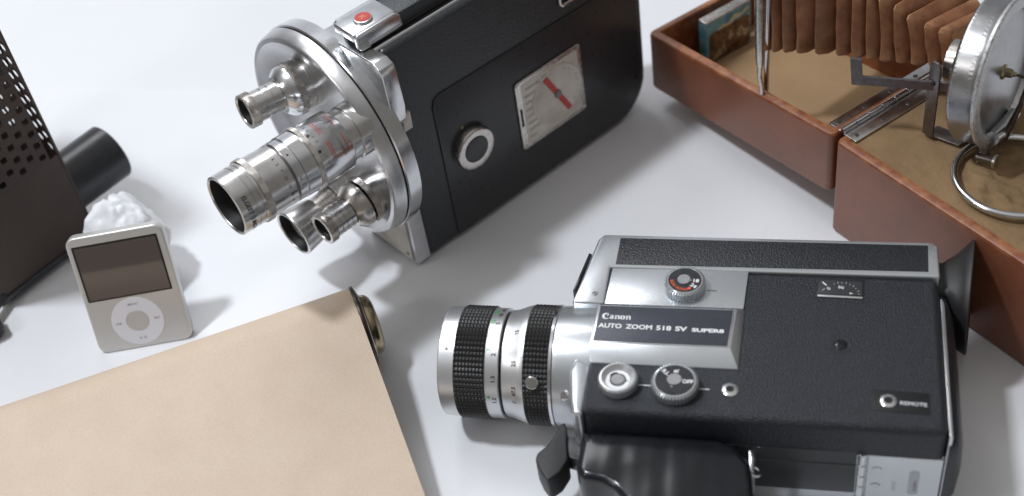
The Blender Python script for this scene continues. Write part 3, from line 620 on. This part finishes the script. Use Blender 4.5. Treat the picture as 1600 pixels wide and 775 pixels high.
ph = math.radians(108); b.cyl(bo+bd_*44.5+Vector((0, math.cos(ph), math.sin(ph)))*14.8, (0, math.cos(ph), math.sin(ph)), 0.7, 0.4, 0, 16); b.build('index_dot', 'blackink', bl)
small = lambda s: [(0, 8.4*s, 'nickel*'), (4.8, 8.4*s, 'nickel*'), (4.9, 7.6*s, 'steel'), (9.5, 7.4*s, 'steel'), (9.6, 7.1*s, 'steel'), (10.2, 7.1*s, 'steel'), (10.3, 7.5*s, 'steel'), (13.2, 7.5*s, 'steel'), (13.3, 7.1*s, 'steel'), (13.9, 7.1*s, 'steel'), (14, 7.5*s, 'steel'), (18.5, 7.6*s, 'steel')]
lens_unit((-15, 45.2, 103.4), (-51, 47.7, 104.9), small(1.0) + [(18.6, 9.2, 'chrome'), (21.5, 12.0, 'chrome'), (24.2, 12.8, 'chrome'), (24.3, 13.0, 'nickel*'), (27.6, 13.0, 'nickel*'), (27.7, 12.6, 'steel'), (31.0, 12.6, 'steel'), (31.1, 12.0, 'steel'), (31.8, 12.0, 'steel'), (31.9, 12.9, 'steel'), (37, 13.0, 'steel')], 6.6, 9, 'upper left turret lens with a narrow knurled tip')
rb = [(0, 7.9, 'nickel*'), (4.0, 7.9, 'nickel*')]
t = 4.1
while t < 16:
    rb += [(t, 6.9, 'steel'), (t+0.5, 6.9, 'steel'), (t+0.6, 7.3, 'steel'), (t+2.9, 7.3, 'steel')]; t += 3.0
rb += [(16.2, 7.3, 'steel'), (16.4, 8.6, 'nickel'), (20, 11.6, 'nickel'), (23.5, 11.9, 'nickel'), (24, 10.9, 'nickel'), (24.6, 12.4, 'nickel*'), (28, 12.4, 'nickel*'), (28.1, 11.6, 'steel'), (35, 11.8, 'steel')]
lens_unit((-15, 10.2, 52.3), (-49, 9.0, 51.7), rb, 6.1, 8, 'lower right turret lens with stacked rings')
lens_unit((-15, 36.0, 37.2), (-53, 34.3, 36.0), [(0, 12.4, 'steel'), (1.0, 12.5, 'steel'), (9, 11.6, 'steel'), (16, 9.8, 'steel'), (16.2, 9.0, 'nickel'), (27, 9.4, 'nickel'), (27.2, 11.2, 'steel'), (38, 11.6, 'steel')], 11.0, 12, 'bottom turret lens with a wide flared hood')
b = B(); b.cyl((-15, 59, 88), (-1, 0, 0), 4.0, 9, 1.0, 24); b.cyl((-15, 38, 76), (-1, 0, 0), 4.6, 4, 0.8, 24); b.build('turret_knob', 'chrome', K)
# crank hub, exposure plate, tab, bracket
b = B(); b.lathe([(-0.2, 10.4), (0.3, 11.6), (3.4, 11.9), (4.6, 11.3), (5.0, 10.3), (4.6, 7.5)], (37.2, -0.9, 52.9), (0, -1, 0), 72); hb = b.build('crank_hub', 'nickel', K)
b = B(); b.lathe([(4.1, 7.6), (4.9, 7.2), (5.1, 6.4), (5.1, 0.2)], (37.2, -0.9, 52.9), (0, -1, 0), 56); b.build('hub_cap', 'smoothblack', hb)
b = B(); b.cyl((34, -0.8, 66.5), (0, -1, 0), 0.9, 0.6, 0.2, 16); b.build('stop_pin', 'brass', K)
b = B(); b.prism(rrect(68.6, 114.2, 28.6, 71.4, 2.2), -2.2, -0.8, 'y', 0.4); gp = b.build('exposure_plate', 'nickel', K)
b = B(); b.prism(rrect(72.5, 111.4, 31.5, 69.0, 1.0), -2.5, -2.1, 'y', 0.1); b.build('plate_face', 'ivory', gp)
b = B(); b.lathe([(0, 17.2), (0.7, 17.0), (0.8, 16.4), (0.55, 16.0), (0.5, 0.2)], (95.0, -2.4, 50.6), (0, -1, 0), 72); dl = b.build('exposure_dial', 'ivory', gp)
a = math.radians(-62)
b = B(); c_, s_ = math.cos(a), math.sin(a)
def qd(l0, l1, w_): return [(95.0+c_*l0-s_*w_, 50.6+s_*l0+c_*w_), (95.0+c_*l1-s_*w_, 50.6+s_*l1+c_*w_), (95.0+c_*l1+s_*w_, 50.6+s_*l1-c_*w_), (95.0+c_*l0+s_*w_, 50.6+s_*l0-c_*w_)]
b.prism(qd(-15.5, -2.6, 1.5), -3.4, -3.1, 'y'); b.prism(qd(2.6, 15.0, 1.5), -3.4, -3.1, 'y'); b.build('dial_needle', 'redink', dl)
b = B(); b.cyl((95.0, -2.9, 50.6), (0, -1, 0), 2.3, 0.9, 0.3, 24); b.build('dial_pivot', 'darkmetal', dl)
it = []; ym2 = lambda x0, z0, y=-2.56: (lambda u, v: (x0+u, y, z0+v))
for r_, tx in enumerate(('EXPOSURE', 'BRIGHT', 'SUNLIGHT', 'HAZY SUN', 'CLOUDY', 'BRIGHT', 'CLOUDY', 'DULL')):
    it.append((*text2d(tx, 2.3, 0.03, 0.9), ym2(73.6 if r_ else 74.5, 64.5-r_*4.3)))
it.append((*text2d('KODACHROME', 2.3, 0.03, 1.0), ym2(86, 65.6)))
for k in range(8):
    an = math.radians(65-k*15); it.append((*text2d('24 32'[k % 4:k % 4+2], 1.7, 0, 1, 'CENTER'), ym2(95.0+14.4*math.cos(an), 50.0+14.4*math.sin(an), -3.0)))
lettering(it, 'greyink', gp)
b = B(); b.prism([(69.8, 44), (71.2, 44), (71.2, 55), (69.8, 55)], -2.35, -2.15, 'y'); b.build('plate_slot', 'hole', gp)
b = B()
for x, z in ((70.6, 30.6), (70.6, 69.4), (112.6, 69.6), (112.6, 31.0)): 
    b = B(); b.cyl((x, -2.1, z), (0, -1, 0), 1.0, 0.4, 0.1, 16); b.build('screw', 'steel', gp)
b = B(); b.box(0.6, 5.4, -11.6, -0.2, 85.6, 87, 0.2) if False else b.prism([(1.2, 85.5), (6.0, 85.5), (6.4, 95), (1.4, 95)], -2.4, -0.2, 'y', 0.3); tb = b.build('lens_release_tab', 'ivory', K)
b = B(); hz = [(106.5, 98), (104.8, 100), (104.8, 112), (106.5, 114), (138, 114), (140, 112), (140, 100), (138, 98), (106.5, 98)]
b.tube([(x, -1.2, z) for x, z in hz], 1.1, 10); b.build('winding_key', 'nickel', K)

# ================================================================== 3. portable bellows gramophone
YG = math.radians(-62)
G = thing('gramophone', 'portable brown leathercloth gramophone opened flat, with folded bellows and chrome sound box', 'gramophone', (157.6, 458.8, 0), YG)
def tray(x0, x1, y0, y1, z0, z1, wall, depth, r, fn=None, bow=0):
    b = B(); n_ = 6
    o_ = rrect(x0, x1, y0, y1, r, n_); i_ = rrect(x0+wall, x1-wall, y0+wall, y1-wall, max(0.6, r-wall*0.6), n_)
    sh = lambda P_, k: [((x0+x1)/2+(x-(x0+x1)/2)*(1-k/(x1-x0)*2), (y0+y1)/2+(y-(y0+y1)/2)*(1-k/(y1-y0)*2)) for x, y in P_]
    rings = [[(x, y, z0) for x, y in sh(o_, 1.5)], [(x, y, z0+0.6) for x, y in sh(o_, 0.5)], [(x, y, z0+1.8) for x, y in o_], [(x, y, z1-1.8) for x, y in o_]]
    b.loft(rings, True, False)
    rm = B(); rings = [[(x, y, z1-1.8) for x, y in o_], [(x, y, z1-0.6) for x, y in sh(o_, 0.35)], [(x, y, z1-0.05) for x, y in sh(o_, 1.2)], [(x, y, z1) for x, y in sh(i_, -0.6)], [(x, y, z1-0.7) for x, y in i_], [(x, y, z1-depth) for x, y in i_]]
    rm.loft(rings, False, True)
    if fn: b.xf(fn); rm.xf(fn)
    return b, rm
cs, rm = tray(0.6, 145, 0, 88, 0, 58, 5.0, 1.6, 3.0)
base = cs.build('base_box', 'case', G, ang=30); rm.build('box_rim', 'rim', base)
# lid folds down past the hinge by about four degrees
LA = math.radians(4.9)
def lidf(p):
    x, z = p.x, p.z; return Vector((-1.6+x*math.cos(LA)-z*math.sin(LA)*-1*0+0, p.y, 59.6+x*math.sin(LA)+z))
cs, rm = tray(-138, 0, 0, 88, -37, 0, 5.0, 30, 3.4, lidf)
lidb = cs.build('lid', 'case', G, ang=30); rm.build('lid_rim', 'rim', lidb)
b = B(); b.box(-132.8, -5.2, 5.2, 82.8, -30, -29.2); b.xf(lidf); b.build('felt_lining', 'felt', lidb)
# velvet deck, slightly rumpled inside the ring
b = B(); nx, ny = 90, 56; rows = []
for j in range(ny+1):
    rr = []
    for i in range(nx+1):
        x = 5.6+134.2*i/nx; y = 5.2+77.6*j/ny; dd = math.hypot(x-73, y-37)
        h = 57.1 + 0.25*noise.noise(Vector((x*0.08, y*0.08, 0)))
        if dd < 25: h += (1-(dd/25)**4)*(1.1+3.2*noise.fractal(Vector((x*0.11, y*0.16, 3)), 0.8, 2.1, 3))
        rr.append((x, y, max(h, 56.75)))
    rows.append(rr)
b.loft(rows, False, False, False); b.build('velvet_deck', 'velvet', base, ang=80)
b = B(); b.torus((73, 37, 60.5), (0, 0, 1), 26, 1.65, 96, 16); b.build('turntable_ring', 'chrome', base)
# piano hinge along y
b = B(); b.box(0.4, 8.2, 5.5, 82, 57.7, 58.5, 0.15); b.build('hinge_leaf', 'steel', base)
b = B(); b.box(-9.4, -1.8, 5.5, 82, -0.25, 0.45, 0.15); b.xf(lambda p: Vector((p.x, p.y, p.z+58.9))); b.build('hinge_leaf', 'steel', lidb)
b = B()
for k in range(9): b.cyl((-0.8, 5.8+k*8.5, 59.6), (0, 1, 0), 1.5, 8.1, 0.2, 20)
b.build('hinge_barrel', 'chrome', base)
b = B()
for k in range(5):
    for x in (-6.3, 5.2):
        b = B(); b.cyl((x, 9+k*17, 58.4 if x > 0 else 59.2), (0, 0, 1), 1.2, 0.35, 0.1, 14); b.build('screw', 'darkmetal', base if x > 0 else lidb)
# dark linkage
b = B(); b.prism([(24.4, 59.2), (30.4, 59.2), (30.4, 99), (28.8, 101), (26, 101), (24.4, 99)], 31.2, 32.3, 'y', 0.2)
b.prism([(26, 31.8), (42, 36), (42, 43), (26, 40)], 58.4, 59.4, 'z', 0.2); lk = b.build('support_bracket', 'darkmetal', G)
b = B(); v0, v1 = Vector((-0.5, 9.5, 88)), Vector((36, 38.5, 88)); dd = (v1-v0).normalized(); nn = Vector((-dd.y, dd.x, 0))*0.7
b.loft([[v0-nn+Vector((0, 0, -2.3)), v0+nn+Vector((0, 0, -2.3)), v0+nn+Vector((0, 0, 2.3)), v0-nn+Vector((0, 0, 2.3))], [v1-nn+Vector((0, 0, -2.3)), v1+nn+Vector((0, 0, -2.3)), v1+nn+Vector((0, 0, 2.3)), v1-nn+Vector((0, 0, 2.3))]])
b.loft([[v0-nn+Vector((0, 0, -2.5)), v0+nn+Vector((0, 0, -2.5)), v0+nn+dd*5+Vector((0, 0, -2.5)), v0-nn*1.2+dd*5+Vector((0, 0, -2.5))], [v0-nn+Vector((-1, -1, 12)), v0+nn+Vector((-1, -1, 12)), v0+nn+dd*5+Vector((-1, -1, 12)), v0-nn*1.2+dd*5+Vector((-1, -1, 12))]])
b.build('link_bar', 'darkmetal', lk)
b = B(); b.cyl((27.4, 31.2, 89.5), (0, -1, 0), 1.2, 0.7, 0.2, 16); b.build('rivet', 'hole', lk)
# wire prop on the lid
b = B(); b.tube([(-50.8, 1.6, 55.5), (-50.6, 1.0, 60), (-50.6, -0.6, 68), (-49.8, -0.8, 75)], 1.25, 12)
b.tube([(-49.9, -0.8, 74), (-50.0, -0.8, 78), (-50.4, -1.0, 98), (-50.8, -1, 150)], [1.5, 2.2, 2.4, 2.4], 12); wp = b.build('prop_rod', 'nickel', G)
b = B(); b.tube([(-43, 25, 29), (-56, 13, 29), (-58, 11, 31), (-58, 11, 60), (-55, 9, 135)], 1.4, 12); b.build('prop_rod', 'chrome', G)
# bellows
b = B(); rings = []
path = [(-57.5, 8.2, 73, 62, 54), (-52, 12.5, 73.5, 56, 52), (-43.2, 19.0, 74, 50, 47), (-30.2, 28.5, 75, 44, 43), (-20, 34.5, 75, 39.5, 40), (-10, 40.0, 76, 34.5, 38), (0.2, 45.5, 77, 27, 36), (11, 51.5, 78, 21, 32), (22, 55, 80, 20, 24)]
def pth(t):
    i = min(int(t), len(path)-2); f = t-i; return [path[i][k]*(1-f)+path[i+1][k]*f for k in range(5)]
NPL = 13; base_rings = []
def bring(t, shrink, tw=0.0):
    x, y, z, h, dpt = pth(t); fan = max(0, t-4)*0.06
    D_ = Vector((-0.10+fan, 1, 0)).normalized(); Zv = Vector((-0.05-fan*1.3, 0, 1)).normalized()
    o = Vector((x, y, z)); s_ = shrink; c = 1.6 if s_ < 1 else 2.6
    P_ = [(s_+c, s_), (dpt-s_-c, s_), (dpt-s_, s_+c), (dpt-s_, h-s_-c), (dpt-s_-c, h-s_), (s_+c, h-s_), (s_, h-s_-c), (s_, s_+c)]
    out = []
    for k in range(8):
        u0, v0 = P_[k]; u1, v1 = P_[(k+1) % 8]
        for q in range(5 if k % 2 == 0 else 1):
            f = q/(5 if k % 2 == 0 else 1); u = u0+(u1-u0)*f; v = v0+(v1-v0)*f
            jit = noise.noise(Vector((u*0.12, v*0.12, t*3)))*0.55
            out.append(o + D_*u + Zv*v + Vector((jit, jit, jit*0.4)))
    return out
for i in range(NPL*1+1):
    t0 = i*8.0/NPL
    rings.append(bring(min(t0, 7.99), 0.0))
    if i < NPL:
        rings.append(bring(t0+0.07*8/NPL, -0.25)); rings.append(bring(t0+0.50*8/NPL, 0.35)); rings.append(bring(t0+0.68*8/NPL, 1.3)); rings.append(bring(t0+0.80*8/NPL, 2.9)); rings.append(bring(t0+0.88*8/NPL, 2.7)); rings.append(bring(t0+0.96*8/NPL, 0.25))
b.loft(rings); b.build('bellows', 'bellows', G, ang=28)
# sound box
SC = Vector((48.2, 53.5, 95)); SN = Vector((0.952, 0.292, 0.09)).normalized()
def dia(i, j, lo, hi): return 0
b = B(); seg = 600; o_, a_, b_ = frame_of(SN); prof = [(-13, 30), (-13, 32.5), (-12.2, 33.4)] + [(-12+0.85*k, 33.6) for k in range(12)] + [(-1.6, 33.4), (-1.4, 32)]
def sm(i, j): return (0.08 if ((i//3 + j) % 2) else -0.05) if 4 <= j <= 12 else 0
b.lathe(prof, SC, SN, seg, sm); sb = b.build('sound_box', mat('grey_knurled_steel', (0.40, 0.40, 0.41), 0.30, 1.0, var=0.1, vscale=200, rvar=0.06), G, ang=60)
b = B(); b.lathe([(-1.6, 33.0), (-1.2, 34.4), (0.2, 34.8), (0.9, 34.3), (1.1, 30.0), (0.7, 29.0), (-1.8, 28.2), (-1.8, 27)], SC, SN, 128); b.build('sound_box_rim', 'pitted', sb)
b = B(); b.lathe([(-2.0, 29), (-2.0, 22), (-1.6, 20.5), (-2.2, 19), (-2.2, 9), (-1.8, 8.4), (-1.8, 0.3)], SC, SN, 96, cap0=False); b.build('diaphragm', 'mica', sb)
_, aa_, bb_ = frame_of(SN)
lettering([(*text2d('PARIS', 3.4, 0.0, 1.0), lambda u, v: SC+SN*-1.9+aa_*(-18+u)+bb_*(-10+v)), (*text2d('DEPOSE', 2.6, 0.0, 1.0), lambda u, v: SC+SN*-1.9+aa_*(-15+u)+bb_*(-15+v))], mat('faded_red_print', (0.30, 0.15, 0.14), 0.6), sb) if False else None
b = B(); b.lathe([(-2, 3.6), (-0.8, 3.4), (-0.2, 2.2), (2.6, 1.9), (3.0, 1.2), (4.6, 1.0)], SC, SN, 8); b.build('needle_hub', 'brass', sb, ang=20)
b = B(); b.tube([SC+SN*4.0, SC+SN*8.5+Vector((0, 0, -0.5)), SC+SN*9.5+Vector((0, 0, -5)), SC+SN*9+aa_*-2+Vector((0, 0, -14)), SC+SN*7.5+aa_*-6+Vector((0, 0, -24)), SC+SN*6+aa_*-9+Vector((0, 0, -30))], [0.7, 0.9, 1.1, 1.4, 2.0, 2.5], 10, (1, 0.8)); b.build('stylus_bar', 'bronze', sb)
q0 = SC+Vector((9, -20, -29))
b = B(); b.cyl(q0+Vector((-2, 3, 5)), (0.15, -0.1, -1), 2.6, 8, 0.8, 16); b.cyl(q0+SN*-3+Vector((0, 0, -3)), SN, 1.9, 8, 0.4, 16); b.build('needle_holder', 'darkmetal', sb)
b = B(); b.cyl(q0+SN*5+Vector((0, 0, -3)), SN, 3.3, 1.6, 0.3, 24); b.build('thumbscrew', 'nickel', sb)
b = B(); b.lathe([(0, 0.9), (2, 0.8), (5.0, 0.1)], q0+Vector((-1, 0, -3)), (-0.35, -0.1, -1), 10); b.build('needle', 'steel', sb)
b = B(); b.tube([SC+SN*1.5+aa_*a0*26+bb_*b0*26 for a0, b0 in ((-0.62, -0.95), (-0.2, -1.08), (0.3, -1.05))], [3.2, 4.2, 3.0], 16); b.build('tonearm_collar', 'chrome', sb)
b = B(); b.cyl(SC-SN*26, SN, 10, 14, 1.0, 40); b.build('tonearm_neck', 'nickel', sb)

# ================================================================== 4. needle tin in the lid
TNX, TNY = -119.5, 26
wl = lambda x, y: (157.6+x*math.cos(YG)-y*math.sin(YG), 458.8+x*math.sin(YG)+y*math.cos(YG))
tx_, ty_ = wl(-121.5, 26)
TN = thing('tin_box', 'small painted blue tin standing upright in the far corner of the open gramophone lid', 'tin', (tx_, ty_, 20.0), YG)
b = B(); b.box(-6.5, 0, 0, 33, 0.3, 27.5, 1.2, 3); b.build('tin_body', 'tinblue', TN)
b = B(); b.prism(rrect(2.2, 31.6, 1.5, 20.5, 3), -0.1, 0.25, 'x', 0.05); b.build('picture_panel', 'tinpic', TN)
b = B(); b.prism([(8, 20.8), (12, 22.5), (16, 21.6), (20, 25.4), (25, 24.0), (30, 26.4), (30.5, 24.2), (25, 22.0), (20.5, 22.2), (16, 18.4), (9, 19.4)], 0.0, 0.2, 'x'); b.build('painted_cloud', 'tinyellow', TN)
b = B(); b.box(-6.4, -0.2, 0.3, 32.7, 27.3, 28.6, 0.4); b.build('tin_lid', 'nickel', TN)

# ================================================================== 5. little music player leaning on a crystal
P = thing('music_player', 'small silver portable music player with a click wheel, leaning back against the crystal', 'music player', (-187.9, 459.6, 0.4), 0)
lean = Matrix.Rotation(-0.3505, 3, 'X')
def PX(b, nm, m, par=P, **kw):
    b.xf(lambda p: lean @ Vector((p.x, -p.y if False else p.y, p.z))); return b.build(nm, m, par, **kw)
# local before leaning: x right, z up along the face, face at y = -6 .. back y = 0 ; the bottom edge rests on the table
W2, H = 23.7, 63.2
b = B(); b.prism(rrect(-W2, W2, 0, H, 4.6, 8), 0, 6.0, 'y', 1.0, 4, 50); pbody = PX(b, 'body', 'alu')
b = B(); b.prism(rrect(-W2+0.5, W2-0.5, 0.5, H-0.5, 4.2, 8), 5.6, 6.4, 'y', 0.2); PX(b, 'back_plate', 'chrome')
b = B(); b.prism(rrect(-21.3, 20.5, 28.6, 58.6, 0.5, 3), -0.12, 0.2, 'y'); psf = PX(b, 'screen_frame', 'hole')
b = B(); b.prism(rrect(-20.3, 19.6, 29.4, 57.6, 0.3, 3), -0.2, 0.1, 'y'); PX(b, 'screen', 'screen', psf)
b = B(); b.ring((-0.6, -0.05, 14.8), (0, -1, 0), 5.7, 12.9, 0.15, 72, 0.05); pw = PX(b, 'click_wheel', 'wheel')
b = B(); b.cyl((-0.6, 0.0, 14.8), (0, -1, 0), 5.5, 0.15, 0.05, 48); PX(b, 'centre_button', 'alu')
def pl(u0, v0): return lambda u, v: lean @ Vector((u0+u, -0.24, v0+v))
vs, fs = text2d('MENU', 1.7, 0.02, 1.1, 'CENTER'); its = [(vs, fs, pl(-0.6, 23.6))]
tri = lambda x, y, d_: ([(x, y-0.75), (x, y+0.75), (x+1.2*d_, y)], [(0, 1, 2)], pl(0, 0))
its += [tri(7.6, 14.8, 1), tri(8.8, 14.8, 1), ([(10.1, 14.05), (10.35, 14.05), (10.35, 15.55), (10.1, 15.55)], [(0, 1, 2, 3)], pl(0, 0))]
its += [tri(-8.8, 14.8, -1), tri(-10.0, 14.8, -1), ([(-11.5, 14.05), (-11.25, 14.05), (-11.25, 15.55), (-11.5, 15.55)], [(0, 1, 2, 3)], pl(0, 0))]
its += [tri(-1.9, 5.4, 1)] + [([(x, 4.65), (x+0.35, 4.65), (x+0.35, 6.15), (x, 6.15)], [(0, 1, 2, 3)], pl(0, 0)) for x in (0.1, 0.8)]
lettering(its, mat('wheel_print', (0.30, 0.30, 0.34), 0.5), pw)

b = B(); bmesh.ops.create_icosphere(b.bm, subdivisions=5, radius=1.0)
def rock(p):
    n_ = p.normalized(); f = 1.0
    d_ = 0.0
    for k, (v, o_) in enumerate(planes): d_ = max(d_, n_.dot(v)/o_)
    r_ = min(1/d_, 1.16)
    r_ *= 1+0.05*noise.noise(n_*3.1)+0.035*noise.noise(n_*9)
    return Vector((n_.x*20*r_, n_.y*21*r_, n_.z*28*r_+24))
random.seed(12)
planes = [(Vector((random.gauss(0, 1), random.gauss(0, 1), random.gauss(0, 1))).normalized(), random.uniform(0.78, 1.02)) for _ in range(34)]
planes += [(Vector((0, 0, -1)), 0.88), (Vector((0, -1, 0.35)).normalized(), 0.85)]
b.xf(rock); b.xf(lambda p: Vector((p.x, p.y, max(p.z, 0.3))))
# broken crust on top
b.xf(lambda p: p+Vector((0, 0, max(0, p.z-36)*0.12*noise.noise(Vector((p.x*0.28, p.y*0.28, 2))))))
cy_ = b.build('crystal', 'crystal', None, ang=60)
cy_.location = Vector((-192.0, 509, 0))*MM; cy_.rotation_euler = (0, 0, 0.15)
cy_['label'] = 'milky white translucent rock crystal standing behind the music player'; cy_['category'] = 'crystal'

# ================================================================== 6. perforated projector at the left edge
YP = math.radians(44)
J = thing('projector', 'dark brown metal projector with perforated sides and a stubby black lens barrel', 'projector', (-221.5, 548, 0), YP)
# local: x = outward of the lens side (yaw 44), front face is y=0 plane running towards -x, +y is back-left
FW, FD, FH, Z0 = 62, 110, 190, 7
def perforated(axis, u0, u1, v0, v1, pu, pv, hole_r, thick, pos, sgn, round_=False):
    """a plate with real staggered holes, as one sheet with depth"""
    b = B(); nu = int((u1-u0)/pu); 
    def P3(u, v, d_): return (u, pos+sgn*d_, v) if axis == 'y' else (pos+sgn*d_, u, v)
    cache = {}
    def V(u, v, d_):
        k = (round(u, 3), round(v, 3), d_)
        if k not in cache: cache[k] = b.bm.verts.new(P3(u, v, d_))
        return cache[k]
    for i in range(nu):
        ua = u0+i*pu; off = (pv/2 if i % 2 else 0); nvv = int((v1-v0-off)/pv)
        edges_v = [v0] if off else []
        if off: # half cell, solid
            q = [V(ua, v0, 0), V(ua+pu/2, v0, 0), V(ua+pu, v0, 0), V(ua+pu, v0+off, 0), V(ua+pu/2, v0+off, 0), V(ua, v0+off, 0)]; b.bm.faces.new(q)
        for j in range(nvv):
            va = v0+off+j*pv; cu, cv = ua+pu/2, va+pv/2
            corners = [(ua, va), (ua+pu/2, va), (ua+pu, va), (ua+pu, va+pv/2), (ua+pu, va+pv), (ua+pu/2, va+pv), (ua, va+pv), (ua, va+pv/2)]
            angs = [225, 270, 315, 0, 45, 90, 135, 180]
            def rr(a): 
                if round_: return hole_r
                return hole_r/max(abs(math.cos(math.radians(a-0)))**1, abs(math.sin(math.radians(a))))*0.92 if False else hole_r*(1.12 if a % 90 else 0.92)
            h0 = [V(cu+rr(a)*math.cos(math.radians(a)), cv+rr(a)*math.sin(math.radians(a)), 0) for a in angs]
            h1 = [V(cu+rr(a)*math.cos(math.radians(a)), cv+rr(a)*math.sin(math.radians(a)), thick) for a in angs]
            cn = [V(x, y, 0) for x, y in corners]
            for k in range(8):
                b.bm.faces.new((cn[k], cn[(k+1) % 8], h0[(k+1) % 8], h0[k])); b.bm.faces.new((h0[k], h0[(k+1) % 8], h1[(k+1) % 8], h1[k]))
    bmesh.ops.recalc_face_normals(b.bm, faces=b.bm.faces[:]); return b
# solid lower band, perforated upper part, two sides + top
b = B(); b.prism([(-FW, Z0), (0, Z0), (0, 61.0), (-FW, 61.0)], 0, 1.2, 'y'); 
b.prism([(1.2, Z0), (FD, Z0), (FD, 61.0), (1.2, 61.0)], -1.2, 0, 'x')
b.prism([(1.2, Z0), (FD, Z0), (FD, 61.0), (1.2, 61.0)], -FW, -FW+1.2, 'x'); b.box(-FW+1.2, -1.2, FD-1.2, FD, Z0, FH, 0); b.box(-FW, 0, 0, FD, FH, FH+2, 0.6)
b.box(-1.0, 0.35, -0.35, 1.2, Z0, FH, 0.3); housing = b.build('housing', 'proj', J)
for ax, pos, sg, u0, u1 in (('y', 0.05, 1, -FW+0.6, -0.8), ('x', -0.05, -1, 1.2, FD-1)):
    b = perforated(ax, u0, u1, 61.0, FH-1, 6.2, 7.8, 2.05 if ax == 'y' else 2.5, 0.8, pos, sg, ax == 'x'); b.build('perforated_panel', 'proj', housing, smooth=False)
b = B(); b.box(-FW-1.5, 0.8, -1.2, FD, 3.4, Z0, 0.6); b.build('base_plate', 'smoothblack', J)
b = B()
for x, y in ((-6, 6), (-FW+6, 6), (-6, FD-8), (-FW+6, FD-8)): 
    b = B(); b.cyl((x, y, 0), (0, 0, 1), 4, 3.5, 0.6, 24); b.build('foot', 'rubber', J)
b = B(); b.cyl((-FW-14, -5, 7.5), (-0.3, -1, 0), 6.5, 12, 1.2, 32); b.cyl((-FW+2, 2, 7.5), (-2.2, -1, 0), 3, 18, 0.2, 20); b.build('tilt_knob', 'rubber', J)
b = B(); b.lathe([(-20, 14.6), (-0.5, 14.8), (0.5, 16.0), (31, 16.2), (33.6, 16.2), (34.2, 15.6), (34.2, 13.8), (28, 13.0)], (0, 16, 30.5), (1, 0, 0), 96, cap0=True, cap1=True); pl_ = b.build('lens_barrel', 'smoothblack', J, ang=30)
b = B(); b.lathe([(33, 13.6), (29, 13.2), (28, 6), (27.8, 0.2)], (0, 16, 30.5), (1, 0, 0), 64, cap0=False); b.build('lens_glass', 'glass', pl_)

# ================================================================== 7. paper pulled off a metal-capped roller
YR = math.radians(12.6)
Rr = thing('paper_roll', 'wide tan paper sheet drawn off a roller with a brass-capped end disc', 'paper roll', (-75.5, 428.3, 0), YR)
RC = 20.2
b = B(); pts = []
# section (y, z): under and round the roll, then away towards the viewer
for a in range(-60, 121, 6): pass
sec = []
for a in range(-100, 106, 5):
    t_ = math.radians(a); r_ = 19.4; sec.append((r_*math.cos(t_), RC+r_*math.sin(t_)))
ty, tz = sec[-1]
sec += [(ty-8-i*9.0, tz-1.7-i*2.05-0.010*i*i*0+0.35*math.sin(i*0.7)) for i in range(0, 16)]
sec += [(sec[-1][0]-12-14*i, max(1.0, sec[-1][1]-3-2.0*i)) for i in range(4)]
nxs = 60; X0, X1 = -250.0, -0.6
top = []; 
for y, z in sec:
    rowp = []
    for i in range(nxs+1):
        x = X0+(X1-X0)*i/nxs; dz = 0.45*noise.noise(Vector((x*0.012, y*0.02, 5))) if y < -12 else 0
        rowp.append((x, y, z+dz))
    top.append(rowp)
nrm2 = []
for i, (y, z) in enumerate(sec):
    y0, z0 = sec[max(i-1, 0)]; y1, z1 = sec[min(i+1, len(sec)-1)]; L_ = math.hypot(y1-y0, z1-z0) or 1; nrm2.append(((z1-z0)/L_, -(y1-y0)/L_))
rings = []
for (rowp, (ny_, nz_)) in zip(top, nrm2):
    rings.append(rowp + [(x, y-ny_*0.28, z-nz_*0.28) for x, y, z in rowp[::-1]])
b.loft(rings); b.build('paper_sheet', 'paper', Rr, ang=60)
b = B(); b.cyl((X0+1, 0, RC), (1, 0, 0), 18.9, 249, 0, 64); b.build('roller', 'bronze', Rr)
b = B(); b.lathe([(-0.9, 18), (-0.8, 20.1), (0.3, 20.2), (0.9, 19.8), (1.1, 18.6), (0.7, 0.3)], (0, 0, RC), (1, 0, 0), 96); fl = b.build('end_disc', 'bronze', Rr)
b = B(); b.lathe([(0.6, 16.2), (1.6, 16.6), (2.2, 16.2), (2.6, 14.8), (3.4, 14.6), (4.8, 14.3), (6.4, 12.8), (7.2, 10.2), (7.6, 6.0), (7.7, 0.3)], (0, 0, RC), (1, 0, 0), 72); b.build('end_cap', 'brass', fl)
b = B(); b.lathe([(0.6, 17.6), (1.5, 18.0), (1.9, 17.2), (1.7, 16.4)], (0, 0, RC), (1, 0, 0), 96, cap0=False, cap1=False); b.build('disc_ring', 'chrome', fl)
